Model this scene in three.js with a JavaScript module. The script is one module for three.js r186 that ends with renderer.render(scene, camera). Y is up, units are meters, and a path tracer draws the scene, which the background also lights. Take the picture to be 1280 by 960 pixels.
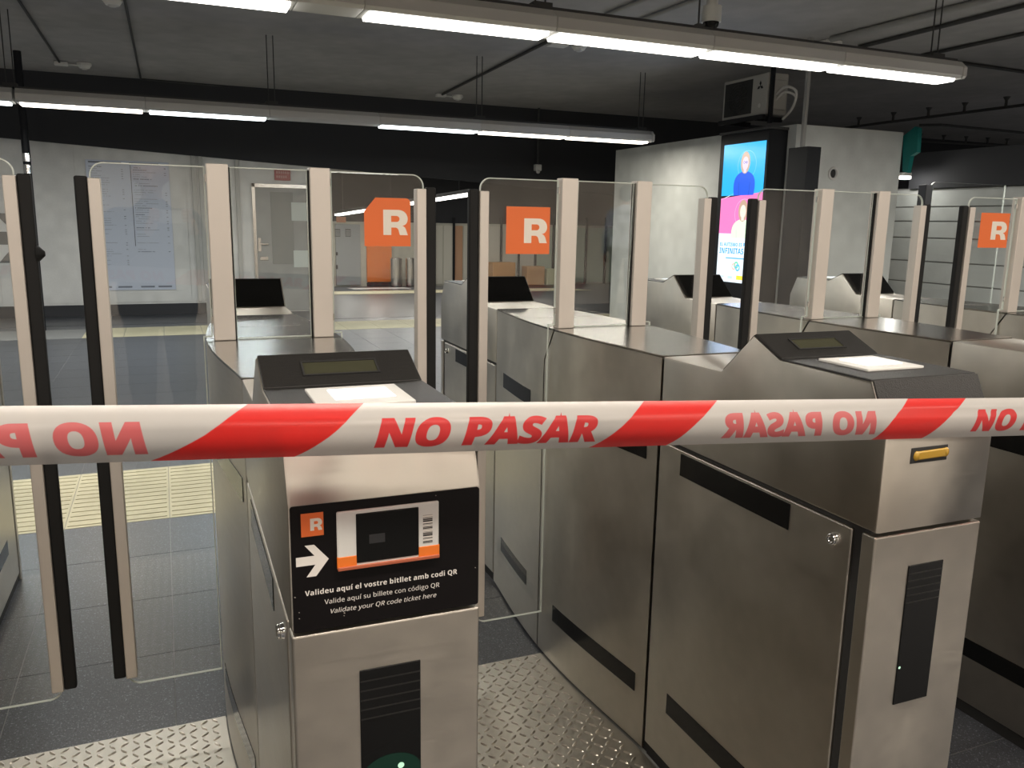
import * as THREE from 'three';
import { RoundedBoxGeometry } from 'three/addons/geometries/RoundedBoxGeometry.js';
import { mergeGeometries, toCreasedNormals } from 'three/addons/utils/BufferGeometryUtils.js';
import { RectAreaLightUniformsLib } from 'three/addons/lights/RectAreaLightUniformsLib.js';
import { MarchingCubes } from 'three/addons/objects/MarchingCubes.js';

// ---------------------------------------------------------------- camera, exposure, light levels
const scene = new THREE.Scene();
scene.background = new THREE.Color(0x000000);
const FOCAL = 1032.8;                                    // pixels, on a 1280 x 960 frame
const camera = new THREE.PerspectiveCamera(2 * Math.atan(480 / FOCAL) * 180 / Math.PI, 4 / 3, 0.05, 120);
camera.rotation.order = 'YXZ';
camera.rotation.set(-0.1924, -0.39845, 0.01777);
camera.position.set(0, 1.5, 0);
camera.updateMatrixWorld();
const renderer = new THREE.WebGLRenderer({ antialias: true });
renderer.toneMapping = THREE.LinearToneMapping;
renderer.toneMappingExposure = 1.5;
renderer.shadowMap.enabled = true;
RectAreaLightUniformsLib.init();
const TUBE_POWER = 26, TUBE_GLOW = 3.2;                  // radiance of the ceiling tubes and what the eye sees of them
const CEILING = 3.49;

// ---------------------------------------------------------------- helpers
let seed = 20240611;
const rnd = () => { seed = (seed * 1664525 + 1013904223) >>> 0; return seed / 4294967296; };
const V = (x, y, z) => new THREE.Vector3(x, y, z);
const ray = (u, v) => V((u - 640) / FOCAL, -(v - 480) / FOCAL, -1).applyQuaternion(camera.quaternion);
const hit = (u, v, axis, value) => { const d = ray(u, v), t = (value - camera.position[axis]) / d[axis]; return d.multiplyScalar(t).add(camera.position); };
const onX = (u, v, x) => hit(u, v, 'x', x), onY = (u, v, y) => hit(u, v, 'y', y), onZ = (u, v, z) => hit(u, v, 'z', z);
const taken = new Map();
function numbered(name) { const n = taken.get(name) || 0; taken.set(name, n + 1); return n ? name + '_' + String(n).padStart(3, '0') : name; }
function mesh(name, g, m, parent) {
  const o = new THREE.Mesh(Array.isArray(g) ? mergeGeometries(g.map((x) => (x.index ? x.toNonIndexed() : x))) : g, m);
  o.castShadow = o.receiveShadow = true;
  o.name = parent ? name : numbered(name);
  (parent || scene).add(o);
  return o;
}
function tag(o, label, category, group, kind) { Object.assign(o.userData, { label, category }); if (group) o.userData.group = group; if (kind) o.userData.kind = kind; return o; }
function thing(name, label, category, pos = [0, 0, 0], turn = 0, group) {
  const o = new THREE.Group(); o.name = numbered(name); o.position.set(...pos); o.rotation.y = turn; scene.add(o);
  return tag(o, label, category, group);
}
function structure(name, g, m, label, category) { const o = mesh(name, g, m); o.userData.kind = 'structure'; if (label) tag(o, label, category, null, 'structure'); return o; }
// uv in metres from the dominant axis of each face
function uvm(g, su = 1, sv = 1) {
  if (g.index) g = g.toNonIndexed();
  const p = g.attributes.position, uv = new Float32Array(p.count * 2), a = V(), b = V(), c = V(), n = V();
  for (let i = 0; i < p.count; i += 3) {
    a.fromBufferAttribute(p, i); b.fromBufferAttribute(p, i + 1); c.fromBufferAttribute(p, i + 2);
    n.crossVectors(b.clone().sub(a), c.clone().sub(a)); const x = Math.abs(n.x), y = Math.abs(n.y), z = Math.abs(n.z);
    [a, b, c].forEach((q, k) => {
      const [s, t] = y >= x && y >= z ? [q.x, q.z] : x >= z ? [q.z, q.y] : [q.x, q.y];
      uv[(i + k) * 2] = s * su; uv[(i + k) * 2 + 1] = t * sv;
    });
  }
  g.setAttribute('uv', new THREE.BufferAttribute(uv, 2));
  return g;
}
const box = (x0, x1, y0, y1, z0, z1, r = 0) => {
  const w = x1 - x0, h = y1 - y0, d = z1 - z0;
  const g = r ? new RoundedBoxGeometry(w, h, d, 2, Math.min(r, w / 2.01, h / 2.01, d / 2.01)) : new THREE.BoxGeometry(w, h, d);
  return uvm(g.translate((x0 + x1) / 2, (y0 + y1) / 2, (z0 + z1) / 2));
};
const cyl = (r0, r1, h, n = 20, x = 0, y = 0, z = 0) => new THREE.CylinderGeometry(r0, r1, h, n).translate(x, y, z);
function bar(a, b, r, n = 8) {
  const d = b.clone().sub(a), g = new THREE.CylinderGeometry(r, r, d.length(), n);
  g.applyQuaternion(new THREE.Quaternion().setFromUnitVectors(V(0, 1, 0), d.clone().normalize()));
  return g.translate(...a.clone().add(b).multiplyScalar(0.5).toArray());
}
// a profile in (u, y) swept across x from -w/2 to w/2; u becomes z
function sweepX(pts, w, bevel = 0.003) {
  const s = new THREE.Shape(pts.map(([u, y]) => new THREE.Vector2(u, y)));
  const g = new THREE.ExtrudeGeometry(s, { depth: w - 2 * bevel, bevelEnabled: bevel > 0, bevelSize: bevel, bevelThickness: bevel, bevelOffset: -bevel, bevelSegments: 2 });
  g.translate(0, 0, -(w - 2 * bevel) / 2).rotateY(-Math.PI / 2);
  return uvm(toCreasedNormals(g, 0.5));
}
function roundShape(x0, x1, y0, y1, r) {        // r: [bl, br, tr, tl]
  const s = new THREE.Shape();
  s.moveTo(x0 + r[0], y0); s.lineTo(x1 - r[1], y0); if (r[1]) s.absarc(x1 - r[1], y0 + r[1], r[1], -Math.PI / 2, 0);
  s.lineTo(x1, y1 - r[2]); if (r[2]) s.absarc(x1 - r[2], y1 - r[2], r[2], 0, Math.PI / 2);
  s.lineTo(x0 + r[3], y1); if (r[3]) s.absarc(x0 + r[3], y1 - r[3], r[3], Math.PI / 2, Math.PI);
  s.lineTo(x0, y0 + r[0]); if (r[0]) s.absarc(x0 + r[0], y0 + r[0], r[0], Math.PI, 1.5 * Math.PI);
  return s;
}
const paneSlab = (shape) => new THREE.ExtrudeGeometry(shape, { depth: 0.004, bevelEnabled: true, bevelSize: 0.003, bevelThickness: 0.003, bevelOffset: -0.003, bevelSegments: 1, curveSegments: 10 }).translate(0, 0, -0.002);
const slab = (shape, depth) => new THREE.ExtrudeGeometry(shape, { depth, bevelEnabled: false, curveSegments: 8 });

// ---------------------------------------------------------------- textures
function valueNoise(n, cells, s0) {              // tiling value noise, n x n
  const out = new Float32Array(n * n); let s = s0; const r = () => { s = (s * 1664525 + 1013904223) >>> 0; return s / 4294967296; };
  const cx = cells[0], cy = cells[1], g = Float32Array.from({ length: cx * cy }, r);
  for (let j = 0; j < n; j++) for (let i = 0; i < n; i++) {
    const x = i / n * cx, y = j / n * cy, x0 = Math.floor(x), y0 = Math.floor(y), fx = x - x0, fy = y - y0;
    const sx = fx * fx * (3 - 2 * fx), sy = fy * fy * (3 - 2 * fy), q = (a, b) => g[(b % cy) * cx + (a % cx)];
    out[j * n + i] = (q(x0, y0) * (1 - sx) + q(x0 + 1, y0) * sx) * (1 - sy) + (q(x0, y0 + 1) * (1 - sx) + q(x0 + 1, y0 + 1) * sx) * sy;
  }
  return out;
}
function dataTex(n, f, srgb, size = 1) {         // f(i) -> [r, g, b] 0..1 ; size: metres a repeat covers
  const d = new Uint8Array(n * n * 4);
  for (let i = 0; i < n * n; i++) { const c = f(i); d[i * 4] = c[0] * 255; d[i * 4 + 1] = c[1] * 255; d[i * 4 + 2] = c[2] * 255; d[i * 4 + 3] = 255; }
  const t = new THREE.DataTexture(d, n, n); t.magFilter = THREE.LinearFilter; t.minFilter = THREE.LinearMipmapLinearFilter; t.generateMipmaps = true;
  t.wrapS = t.wrapT = THREE.RepeatWrapping; t.repeat.set(1 / size, 1 / size); if (srgb) t.colorSpace = THREE.SRGBColorSpace; t.needsUpdate = true;
  return t;
}
function canvasTex(w, h, draw, srgb = true) {
  const c = document.createElement('canvas'); c.width = w; c.height = h; draw(c.getContext('2d'), w, h);
  const t = new THREE.CanvasTexture(c); if (srgb) t.colorSpace = THREE.SRGBColorSpace; t.anisotropy = 8; return t;
}
const clamp01 = (x) => Math.max(0, Math.min(1, x));
const N1 = valueNoise(512, [256, 256], 11), N2 = valueNoise(512, [24, 24], 12), N3 = valueNoise(512, [6, 6], 13), NB = valueNoise(512, [8, 256], 14), NS = valueNoise(512, [90, 90], 15);
const steelRough = dataTex(512, (i) => { const v = clamp01(0.8 + 0.12 * (NB[i] - 0.5) + 0.06 * (N2[i] - 0.5) + 0.16 * (N3[i] - 0.5)); return [v, v, v]; }, false, 0.6);
const steelTint = dataTex(512, (i) => { const v = clamp01(0.93 + 0.05 * (N3[i] - 0.5) + 0.03 * (N2[i] - 0.5)); return [v, v, v * 0.99]; }, true, 0.6);
const steelBump = dataTex(512, (i) => [NB[i], NB[i], NB[i]], false, 0.6);
const NG = valueNoise(512, [180, 180], 21);
const terrazzo = dataTex(512, (i) => { const sp = NG[i] > 0.82 ? 0.22 : NG[i] < 0.15 ? -0.1 : (N1[i] - 0.5) * 0.08; const v = 0.27 + sp; return [clamp01(v * 0.97), clamp01(v * 1.0), clamp01(v * 1.07)]; }, true, 0.55);
const terrazzoRough = dataTex(512, (i) => { const v = clamp01(0.8 + 0.2 * (NG[i] - 0.5)); return [v, v, v]; }, false, 0.55);
const grainBump = dataTex(512, (i) => [N1[i], N1[i], N1[i]], false, 0.3);
const paintMap = dataTex(512, (i) => { const v = clamp01(0.93 + 0.06 * (N2[i] - 0.5) + 0.07 * (N3[i] - 0.5) + 0.02 * (N1[i] - 0.5)); return [v, v, v]; }, true, 3);
const leatherBump = dataTex(512, (i) => { const v = clamp01(0.5 * NS[i] + 0.5 * N1[i]); return [v, v, v]; }, false, 0.12);

// ---------------------------------------------------------------- materials
const std = (color, roughness = 0.6, metalness = 0, more = {}) => new THREE.MeshStandardMaterial({ color: Array.isArray(color) ? new THREE.Color().setRGB(...color) : color, roughness, metalness, ...more });
const phys = (color, more) => new THREE.MeshPhysicalMaterial({ color: Array.isArray(color) ? new THREE.Color().setRGB(...color) : color, ...more });
const M = {
  steel: phys([0.58, 0.54, 0.49], { roughness: 0.46, metalness: 1, roughnessMap: steelRough, map: steelTint, anisotropy: 0.75, anisotropyRotation: Math.PI / 2 }),
  steelTop: std([0.42, 0.40, 0.38], 0.22, 1, { map: steelTint }),
  steelSmooth: std([0.62, 0.6, 0.57], 0.2, 1),
  chrome: std([0.8, 0.8, 0.8], 0.08, 1),
  alu: std([0.66, 0.61, 0.56], 0.5, 0.55),
  innards: std([0.02, 0.02, 0.02], 0.7),
  black: phys([0.007, 0.007, 0.007], { roughness: 0.14, specularIntensity: 0.45 }),
  rubber: phys([0.013, 0.013, 0.013], { roughness: 0.65, specularIntensity: 0.5 }),
  console: phys([0.022, 0.021, 0.02], { roughness: 0.42, specularIntensity: 0.6, bumpMap: leatherBump, bumpScale: 0.0006 }),
  lcd: std([0.05, 0.05, 0.03], 0.25),
  glass: phys([0.982, 0.99, 0.988], { transmission: 1, thickness: 0, roughness: 0, ior: 1.5 }),
  glassEdge: phys([0.80, 0.85, 0.79], { transmission: 0.2, thickness: 0, roughness: 0.35 }),
  terrazzo: std(0xffffff, 0.42, 0, { map: terrazzo, roughnessMap: terrazzoRough }),
  grout: std([0.24, 0.24, 0.235], 0.8),
  plate: std([0.52, 0.49, 0.44], 0.45, 1, { map: steelTint }),
  tread: std([0.74, 0.70, 0.63], 0.3, 1),
  tactile: std([0.63, 0.575, 0.39], 0.6, 0, { map: paintMap }),
  ceiling: std([0.46, 0.445, 0.44], 0.85, 0, { map: paintMap }),
  darkWall: std([0.028, 0.029, 0.034], 0.75),
  whiteWall: std([0.80, 0.80, 0.785], 0.6, 0, { map: paintMap }),
  boothWall: std([0.66, 0.68, 0.66], 0.6, 0, { map: paintMap }),
  cream: std([0.60, 0.59, 0.50], 0.55, 0, { map: paintMap }),
  backWall: std([0.78, 0.70, 0.61], 0.8, 0, { map: paintMap }),
  trunking: std([0.6, 0.59, 0.57], 0.5),
  conduit: std([0.05, 0.05, 0.05], 0.6),
  paleConduit: std([0.34, 0.34, 0.33], 0.6),
  whitePlastic: std([0.72, 0.71, 0.68], 0.45),
  darkMetal: phys([0.01, 0.011, 0.014], { roughness: 0.5, specularIntensity: 0.5 }),
  gold: std([0.42, 0.25, 0.03], 0.22),
  orange: std([0.85, 0.20, 0.025], 0.45),
};
const glow = (r, g, b, k) => std([0.8, 0.8, 0.8], 0.5, 0, { emissive: new THREE.Color().setRGB(r, g, b), emissiveIntensity: k });

// ---------------------------------------------------------------- room shell
const XL = -6, XR = 22, ZB = 6.6, ZF = -14, ZE = -26;
const floor = structure('floor', uvm(new THREE.BoxGeometry(XR - XL, 0.2, ZB + 12.9).translate((XL + XR) / 2, -0.1015, (ZB - 12.9) / 2)), M.grout, 'dark grey terrazzo tiled hall floor', 'floor');
{
  const P = 0.475, X0 = -0.045, Z0 = -2.44, tileG = [0, 1, 2, 3].map((k) => { const g = box(-P / 2 + 0.0015, P / 2 - 0.0015, -0.02, 0, -P / 2 + 0.0015, P / 2 - 0.0015); const uv = g.attributes.uv; for (let i = 0; i < uv.count; i++) uv.setXY(i, uv.getX(i) + k * 0.17, uv.getY(i) + k * 0.31); return g; });
  const cells = [];
  for (let i = -13; i < 46; i++) for (let j = -22; j < 23; j++) {
    const cx = X0 + (i + 0.5) * P, cz = Z0 + (j + 0.5) * P;
    if (cz < -12.8 || cz > ZB - 0.2 || cx < XL + 0.2 || cx > XR - 0.2) continue;
    const band = (j >= -6 && j <= -5) || (j >= -21 && j <= -20);
    if (band) continue;
    if (cz > -2.44 && ((cx > -0.7 && cx < 0.2) || (cx > 0.45 && cx < 1.15)) && cz < -0.9) continue;
    const d = Math.hypot(cx, cz), ang = Math.atan2(cx, -cz);
    cells.push([cx, cz, d + (ang < -0.15 || ang > 0.95 || cz > -1 ? 100 : 0)]);
  }
  cells.sort((a, b) => a[2] - b[2]);
  cells.slice(0, 280).forEach(([x, z], k) => mesh('tile', tileG[k % 4], M.terrazzo, floor).position.set(x, 0, z));
  const rest = mesh('tile_field', cells.slice(280).map(([x, z], k) => tileG[k % 4].clone().translate(x, 0, z)), M.terrazzo, floor);
  rest.userData.kind = 'stuff';
  mesh('floor_strip', box(XL, 2.62, -0.02, 0, ZF, -12.86), M.terrazzo, floor);
  // tactile paving bands: slabs of the same pitch with ribs along x
  const ribbed = [];
  ribbed.push(box(-P / 2 + 0.0015, P / 2 - 0.0015, -0.02, 0.001, -P + 0.0015, P - 0.0015));
  for (let r = 0; r < 13; r++) ribbed.push(box(-P / 2 + 0.012, P / 2 - 0.012, 0.001, 0.0042, -P + 0.05 + r * 0.0715 - 0.012, -P + 0.05 + r * 0.0715 + 0.012));
  const slabG = mergeGeometries(ribbed);
  const plainSlab = box(-P / 2 + 0.003, P / 2 - 0.003, -0.02, 0.002, -P + 0.003, P - 0.003);
  for (let i = -7; i < 12; i++) mesh('tactile_slab', slabG, M.tactile, floor).position.set(X0 + (i + 0.5) * P, 0, Z0 - 5 * P);
  for (let i = -2; i < 20; i++) mesh('tactile_slab', plainSlab, M.tactile, floor).position.set(X0 + (i + 0.5) * P, 0, Z0 - 20 * P);
}
// the hall beyond falls gently away to the end wall
const RS = 0.0415, rampY = (z) => -RS * (-12.85 - z);
{
  const g = new THREE.BoxGeometry(XR - XL, 0.2, 13.6, 1, 1, 1); g.translate((XL + XR) / 2, 0, 0); g.rotateX(-Math.atan(RS)); g.translate(0, rampY(-19.55) - 0.1, -19.55);
  const o = structure('floor_ramp', uvm(g), M.terrazzo, 'terrazzo ramp sloping down to the end wall', 'floor');
  const band = (z0, z1, x0, x1, name) => { const b = box(x0, x1, -0.004, 0.004, -(z0 - z1) / 2, (z0 - z1) / 2); const m = mesh(name, b, M.tactile, o); m.rotation.x = -Math.atan(RS); m.position.set(0, rampY((z0 + z1) / 2) + 0.004, (z0 + z1) / 2); };
  for (let i = 0; i < 14; i++) band(-20.7, -22.4, 2.7 + i * 0.6 + 0.003, 2.7 + (i + 1) * 0.6 - 0.003, 'tactile_slab');
  const pm = mesh('floor_marking', box(5.0, 6.7, -0.003, 0.003, -0.5, 0.5), M.whitePlastic, o); pm.rotation.x = -Math.atan(RS); pm.position.set(0, rampY(-24.2) + 0.003, -24.2);
}
structure('ceiling', uvm(new THREE.BoxGeometry(XR - XL + 0.4, 0.3, ZB - ZE + 0.6).translate((XL + XR) / 2, CEILING + 0.15, (ZB + ZE) / 2)), M.ceiling, 'dark grey painted hall ceiling', 'ceiling');
structure('wall_back', box(XL - 0.2, XR + 0.2, -0.2, CEILING, ZB, ZB + 0.25), M.backWall, 'warm beige hall wall behind the gates entrance', 'wall');
structure('wall_left', box(XL - 0.25, XL, -0.2, CEILING, ZE, ZB), M.whiteWall, 'plain white side wall of the hall', 'wall');
structure('wall_right', box(XR, XR + 0.25, -1, CEILING, ZE, ZB), M.whiteWall, 'plain white wall closing the hall', 'wall');
structure('wall_end', box(XL, XR, -1.2, CEILING, ZE - 0.25, ZE), M.darkWall, 'dark end wall behind the ramp', 'wall');

// white metal panelled wall beyond the first lane, with its black skirting
const WX = 2.62;
{
  const w = structure('wall_front', box(XL, WX, 0, CEILING, ZF - 0.3, ZF - 0.012), M.whiteWall, 'white panelled wall with arrow, timetable and door', 'wall');
  const seams = [onZ(97, 230, ZF).x, onZ(204, 230, ZF).x - 0.0, 1.15];
  const edges = [-5.98, -4.1, -2.2, onZ(95, 230, ZF).x, onZ(232, 230, ZF).x, 1.18];
  for (let i = 0; i < edges.length - 1; i++) mesh('wall_panel', box(edges[i] + 0.004, edges[i + 1] - 0.004, 0.2, 3.2, ZF - 0.012, ZF), M.whiteWall, w);
  mesh('wall_panel', box(2.38, WX, 0.2, 3.2, ZF - 0.012, ZF), M.whiteWall, w);
  mesh('wall_panel', box(1.19, 2.37, 2.2, 3.2, ZF - 0.012, ZF), M.whiteWall, w);
  structure('baseboard_front', box(XL, 1.2, 0, 0.17, ZF - 0.01, ZF + 0.025), M.darkWall, 'black skirting under the white panelled wall', 'skirting');
  structure('wall_passage', box(WX - 0.3, WX, -1.2, CEILING, ZE, ZF - 0.3), M.whiteWall, 'white return wall beside the ramp', 'wall');
}
// black bulkhead under the ceiling; its lower edge falls with the ramp
{
  const z = ZF + 0.06, a = onZ(0, 172, z), b = onZ(600, 228, z), k = (b.y - a.y) / (b.x - a.x), Y = (x) => a.y + k * (x - a.x);
  const sh = new THREE.Shape([[XL, Y(XL)], [XR, Y(XR)], [XR, CEILING], [XL, CEILING]].map(([x, y]) => new THREE.Vector2(x, y)));
  structure('trim_1', uvm(slab(sh, 0.05).translate(0, 0, z - 0.05)), M.darkWall, 'black bulkhead hanging across the hall above the white wall', 'bulkhead');
}

// ---------------------------------------------------------------- ceiling light rows
function tubeLight(parent, x, y, z, w, h, color, power, turn = 0) {
  const l = new THREE.RectAreaLight(new THREE.Color().setRGB(...color), power, w, h);
  l.name = 'tube_light'; l.position.set(x, y, z); l.rotation.set(-Math.PI / 2, 0, 0); l.castShadow = true; parent.add(l);
  return l;
}
const WARM = [1, 0.93, 0.80], TAWNY = [1, 0.90, 0.78], NEUTRAL = [1, 0.97, 0.9], COOL = [0.86, 0.97, 1.0];
function lightRow(label, y, z, segs, rods, power = TUBE_POWER, group = 'suspended rows of fluorescent lights') {
  // segs: [x0, x1, colour or null]
  const t = thing('fluorescent_light_row', label, 'light', [0, y, z], 0, group);
  const prof = [[-0.115, 0.0], [0.115, 0.0], [0.135, 0.02], [0.135, 0.085], [0.08, 0.135], [-0.08, 0.135], [-0.135, 0.085], [-0.135, 0.02]];
  for (const [x0, x1, c] of segs) {
    const g = sweepX(prof, x1 - x0 - 0.004, 0.002).translate((x0 + x1) / 2, 0, 0);
    mesh('housing', g, M.trunking, t);
    mesh('cable_tray', box(x0, x1, 0.136, 0.155, -0.07, 0.07), M.conduit, t);
    if (!c) continue;
    mesh('diffuser', sweepX([[-0.1, 0.004], [-0.085, -0.022], [0.085, -0.022], [0.1, 0.004]], x1 - x0 - 0.07, 0.002).translate((x0 + x1) / 2, 0, 0), glow(...c, TUBE_GLOW), t);
    tubeLight(t, (x0 + x1) / 2, -0.028, 0, x1 - x0 - 0.08, 0.16, c, power);
  }
  const e = segs[segs.length - 1][1], s = segs[0][0];
  for (const x of [s - 0.02, e + 0.02]) mesh('end_cap', sweepX(prof.map(([u, v]) => [u * 1.03, v * 1.03 - 0.004]), 0.04, 0.006).translate(x, 0, 0), M.trunking, t);
  for (const x of rods) {
    mesh('hanger_rod', [bar(V(x, 0.15, -0.02), V(x, CEILING - y, -0.02), 0.006, 6), bar(V(x + 0.07, 0.15, -0.02), V(x + 0.07, CEILING - y, -0.02), 0.006, 6), box(x - 0.03, x + 0.1, 0.155, 0.19, -0.05, 0.03)], M.conduit, t);
  }
  return t;
}
lightRow('long fluorescent light row with end cap above the air conditioner', 2.70, -5.17,
  [[-4.03, -2.83, NEUTRAL], [-2.83, -1.63, NEUTRAL], [-1.63, -0.42, NEUTRAL], [-0.42, 0.78, NEUTRAL], [0.78, 1.158, null], [1.158, 2.388, NEUTRAL], [2.388, 3.586, NEUTRAL], [3.586, 4.757, NEUTRAL], [4.757, 5.979, NEUTRAL]], [5.78, 2.3, -1.6]);
lightRow('fluorescent light row with one dark section in front of the black bulkhead', 2.60, -9.98,
  [[-3.75, -2.5, NEUTRAL], [-2.5, -1.29, COOL], [-1.27, -0.08, WARM], [-0.08, 1.18, COOL], [1.18, 2.42, null], [2.42, 3.68, COOL], [3.68, 4.89, WARM], [4.89, 6.11, WARM]], [5.98, 3.67, 1.19, -1.35], TUBE_POWER * 1.4);
lightRow('fluorescent light row directly over the entrance side of the gates', 2.70, -0.35, [-3, -2, -1, 0, 1, 2, 3, 4, 5, 6, 7].map((i) => [i * 1.22, (i + 1) * 1.22, TAWNY]), [-1, 3], TUBE_POWER * 0.75);
lightRow('fluorescent light row over the station entrance near the beige wall', 2.70, 4.5, [-3, -2, -1, 0, 1, 2, 3, 4, 5, 6, 7].map((i) => [i * 1.22, (i + 1) * 1.22, TAWNY]), [-1, 3], TUBE_POWER * 2.0);
lightRow('short fluorescent light row over the gates beside the ribbed wall', 2.70, -3.3, [[5.85, 7.05, NEUTRAL], [7.05, 8.25, NEUTRAL], [8.25, 9.45, NEUTRAL]], [6.5, 7.9], TUBE_POWER * 2.6);
lightRow('fluorescent light row in the hall beyond the ribbed wall', 2.70, -6.2, [0, 1, 2, 3, 4, 5].map((i) => [12 + i * 1.22, 12 + (i + 1) * 1.22, NEUTRAL]), [13, 17], TUBE_POWER * 2);
// the row that follows the ramp down to the end wall
{
  const a = onZ(590, 243, -15.2), b = onZ(421, 269, -24.5), L = a.distanceTo(b), o = thing('ramp_light_row', 'slim light row sloping down over the ramp', 'light', a.toArray());
  o.quaternion.setFromUnitVectors(V(1, 0, 0), b.clone().sub(a).normalize());
  mesh('housing', box(0, L, 0.03, 0.1, -0.07, 0.07), M.conduit, o);
  for (const k of [0.6, L / 2, L - 0.6]) { const p0 = V(k, 0.1, 0).applyQuaternion(o.quaternion).add(a); const up = V(0, CEILING - p0.y, 0).applyQuaternion(o.quaternion.clone().invert()); mesh('hanger_rod', bar(V(k, 0.08, 0), V(k, 0.1, 0).add(up), 0.012, 6), M.conduit, o); }
  for (let i = 0; i < 7; i++) {
    mesh('diffuser', box(i * L / 7 + 0.04, (i + 1) * L / 7 - 0.02, -0.02, 0.03, -0.07, 0.07, 0.01), glow(...NEUTRAL, TUBE_GLOW), o);
    if (i % 2 === 0) tubeLight(o, (i + 0.5) * L / 7, -0.03, 0, L / 7 - 0.1, 0.14, NEUTRAL, TUBE_POWER * 0.9);
  }
}

lightRow('fluorescent light row over the ramp beyond the black bulkhead', 2.75, -17.5, [0, 1, 2, 3].map((i) => [3.2 + i * 1.22, 3.2 + (i + 1) * 1.22, NEUTRAL]), [4, 7.5], TUBE_POWER * 0.5);
lightRow('fluorescent light row over the ramp before the end wall', 2.75, -22.5, [0, 1, 2, 3, 4, 5, 6].map((i) => [3.2 + i * 1.22, 3.2 + (i + 1) * 1.22, NEUTRAL]), [4, 7.5], TUBE_POWER * 0.5);

// ---------------------------------------------------------------- ticket gates
const HW = 0.137, MIDZ = 0.61;                      // half width of a head, where the middle modules begin
const halfW = (z) => Math.abs(z) >= MIDZ ? HW : HW + 0.048 * Math.cos(z / MIDZ * Math.PI / 2) ** 1.15;
// a skin over the bulging middle: outer grid, with a rim turned in
function skin(zlo, zhi, y0, y1, side, off, thick, nz = 16, ny = 6) {
  const pos = [], idx = [];
  const at = (i, j, o) => { const y = y0 + (y1 - y0) * j / ny, a = zlo(y), z = a + (zhi(y) - a) * i / nz; return [side * (halfW(z) + o), y, z]; };
  for (let j = 0; j <= ny; j++) for (let i = 0; i <= nz; i++) pos.push(...at(i, j, off));
  const R = nz + 1, quad = (a, b, c, d) => (side > 0 ? idx.push(a, c, b, a, d, c) : idx.push(a, b, c, a, c, d));
  for (let j = 0; j < ny; j++) for (let i = 0; i < nz; i++) quad(j * R + i, j * R + i + 1, (j + 1) * R + i + 1, (j + 1) * R + i);
  const rim = []; for (let i = 0; i < nz; i++) rim.push([i, 0]); for (let j = 0; j < ny; j++) rim.push([nz, j]); for (let i = nz; i > 0; i--) rim.push([i, ny]); for (let j = ny; j > 0; j--) rim.push([0, j]);
  const base = pos.length / 3;
  rim.forEach(([i, j]) => { pos.push(...at(i, j, off)); pos.push(...at(i, j, off - thick)); });
  for (let k = 0; k < rim.length; k++) { const n = (k + 1) % rim.length; quad(base + n * 2, base + k * 2, base + k * 2 + 1, base + n * 2 + 1); }
  const g = new THREE.BufferGeometry(); g.setAttribute('position', new THREE.Float32BufferAttribute(pos, 3)); g.setIndex(idx);
  return uvm(toCreasedNormals(g.toNonIndexed(), 0.6));
}
function planTop(z0, z1, y0, y1, grow = 0) {
  const pts = [], n = 20;
  for (let i = 0; i <= n; i++) { const z = z0 + (z1 - z0) * i / n; pts.push(new THREE.Vector2(halfW(z) + grow, -z)); }
  for (let i = n; i >= 0; i--) { const z = z0 + (z1 - z0) * i / n; pts.push(new THREE.Vector2(-halfW(z) - grow, -z)); }
  const g = new THREE.ExtrudeGeometry(new THREE.Shape(pts), { depth: y1 - y0, bevelEnabled: false }); g.rotateX(-Math.PI / 2); g.translate(0, y0, 0);
  return uvm(toCreasedNormals(g, 0.6));
}
const logoTex = canvasTex(256, 256, (c) => {
  c.fillStyle = '#ec7234'; c.fillRect(0, 0, 256, 256);
  c.fillStyle = '#eee6da'; const x = 104, y = 62, w = 138, h = 134;
  c.beginPath(); c.moveTo(x, y); c.lineTo(x + 82, y); c.bezierCurveTo(x + 150, y, x + 150, y + 82, x + 104, y + 84); c.bezierCurveTo(x + 128, y + 90, x + 126, y + 108, x + 137, y + h); c.lineTo(x + 92, y + h);
  c.bezierCurveTo(x + 84, y + 116, x + 88, y + 96, x + 66, y + 94); c.lineTo(x + 44, y + 94); c.lineTo(x + 44, y + h); c.lineTo(x, y + h); c.closePath(); c.fill();
  c.fillStyle = '#ec7234'; c.beginPath(); c.moveTo(x + 44, y + 32); c.lineTo(x + 72, y + 32); c.bezierCurveTo(x + 96, y + 32, x + 96, y + 64, x + 72, y + 64); c.lineTo(x + 44, y + 64); c.closePath(); c.fill();
});
const logoFace = std(0xffffff, 0.5, 0, { map: logoTex });
function faceUV(g, x0, x1, y0, y1) { const p = g.attributes.position, uv = new Float32Array(p.count * 2); for (let i = 0; i < p.count; i++) { uv[i * 2] = (p.getX(i) - x0) / (x1 - x0); uv[i * 2 + 1] = (p.getY(i) - y0) / (y1 - y0); } g.setAttribute('uv', new THREE.BufferAttribute(uv, 2)); return g; }
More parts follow.
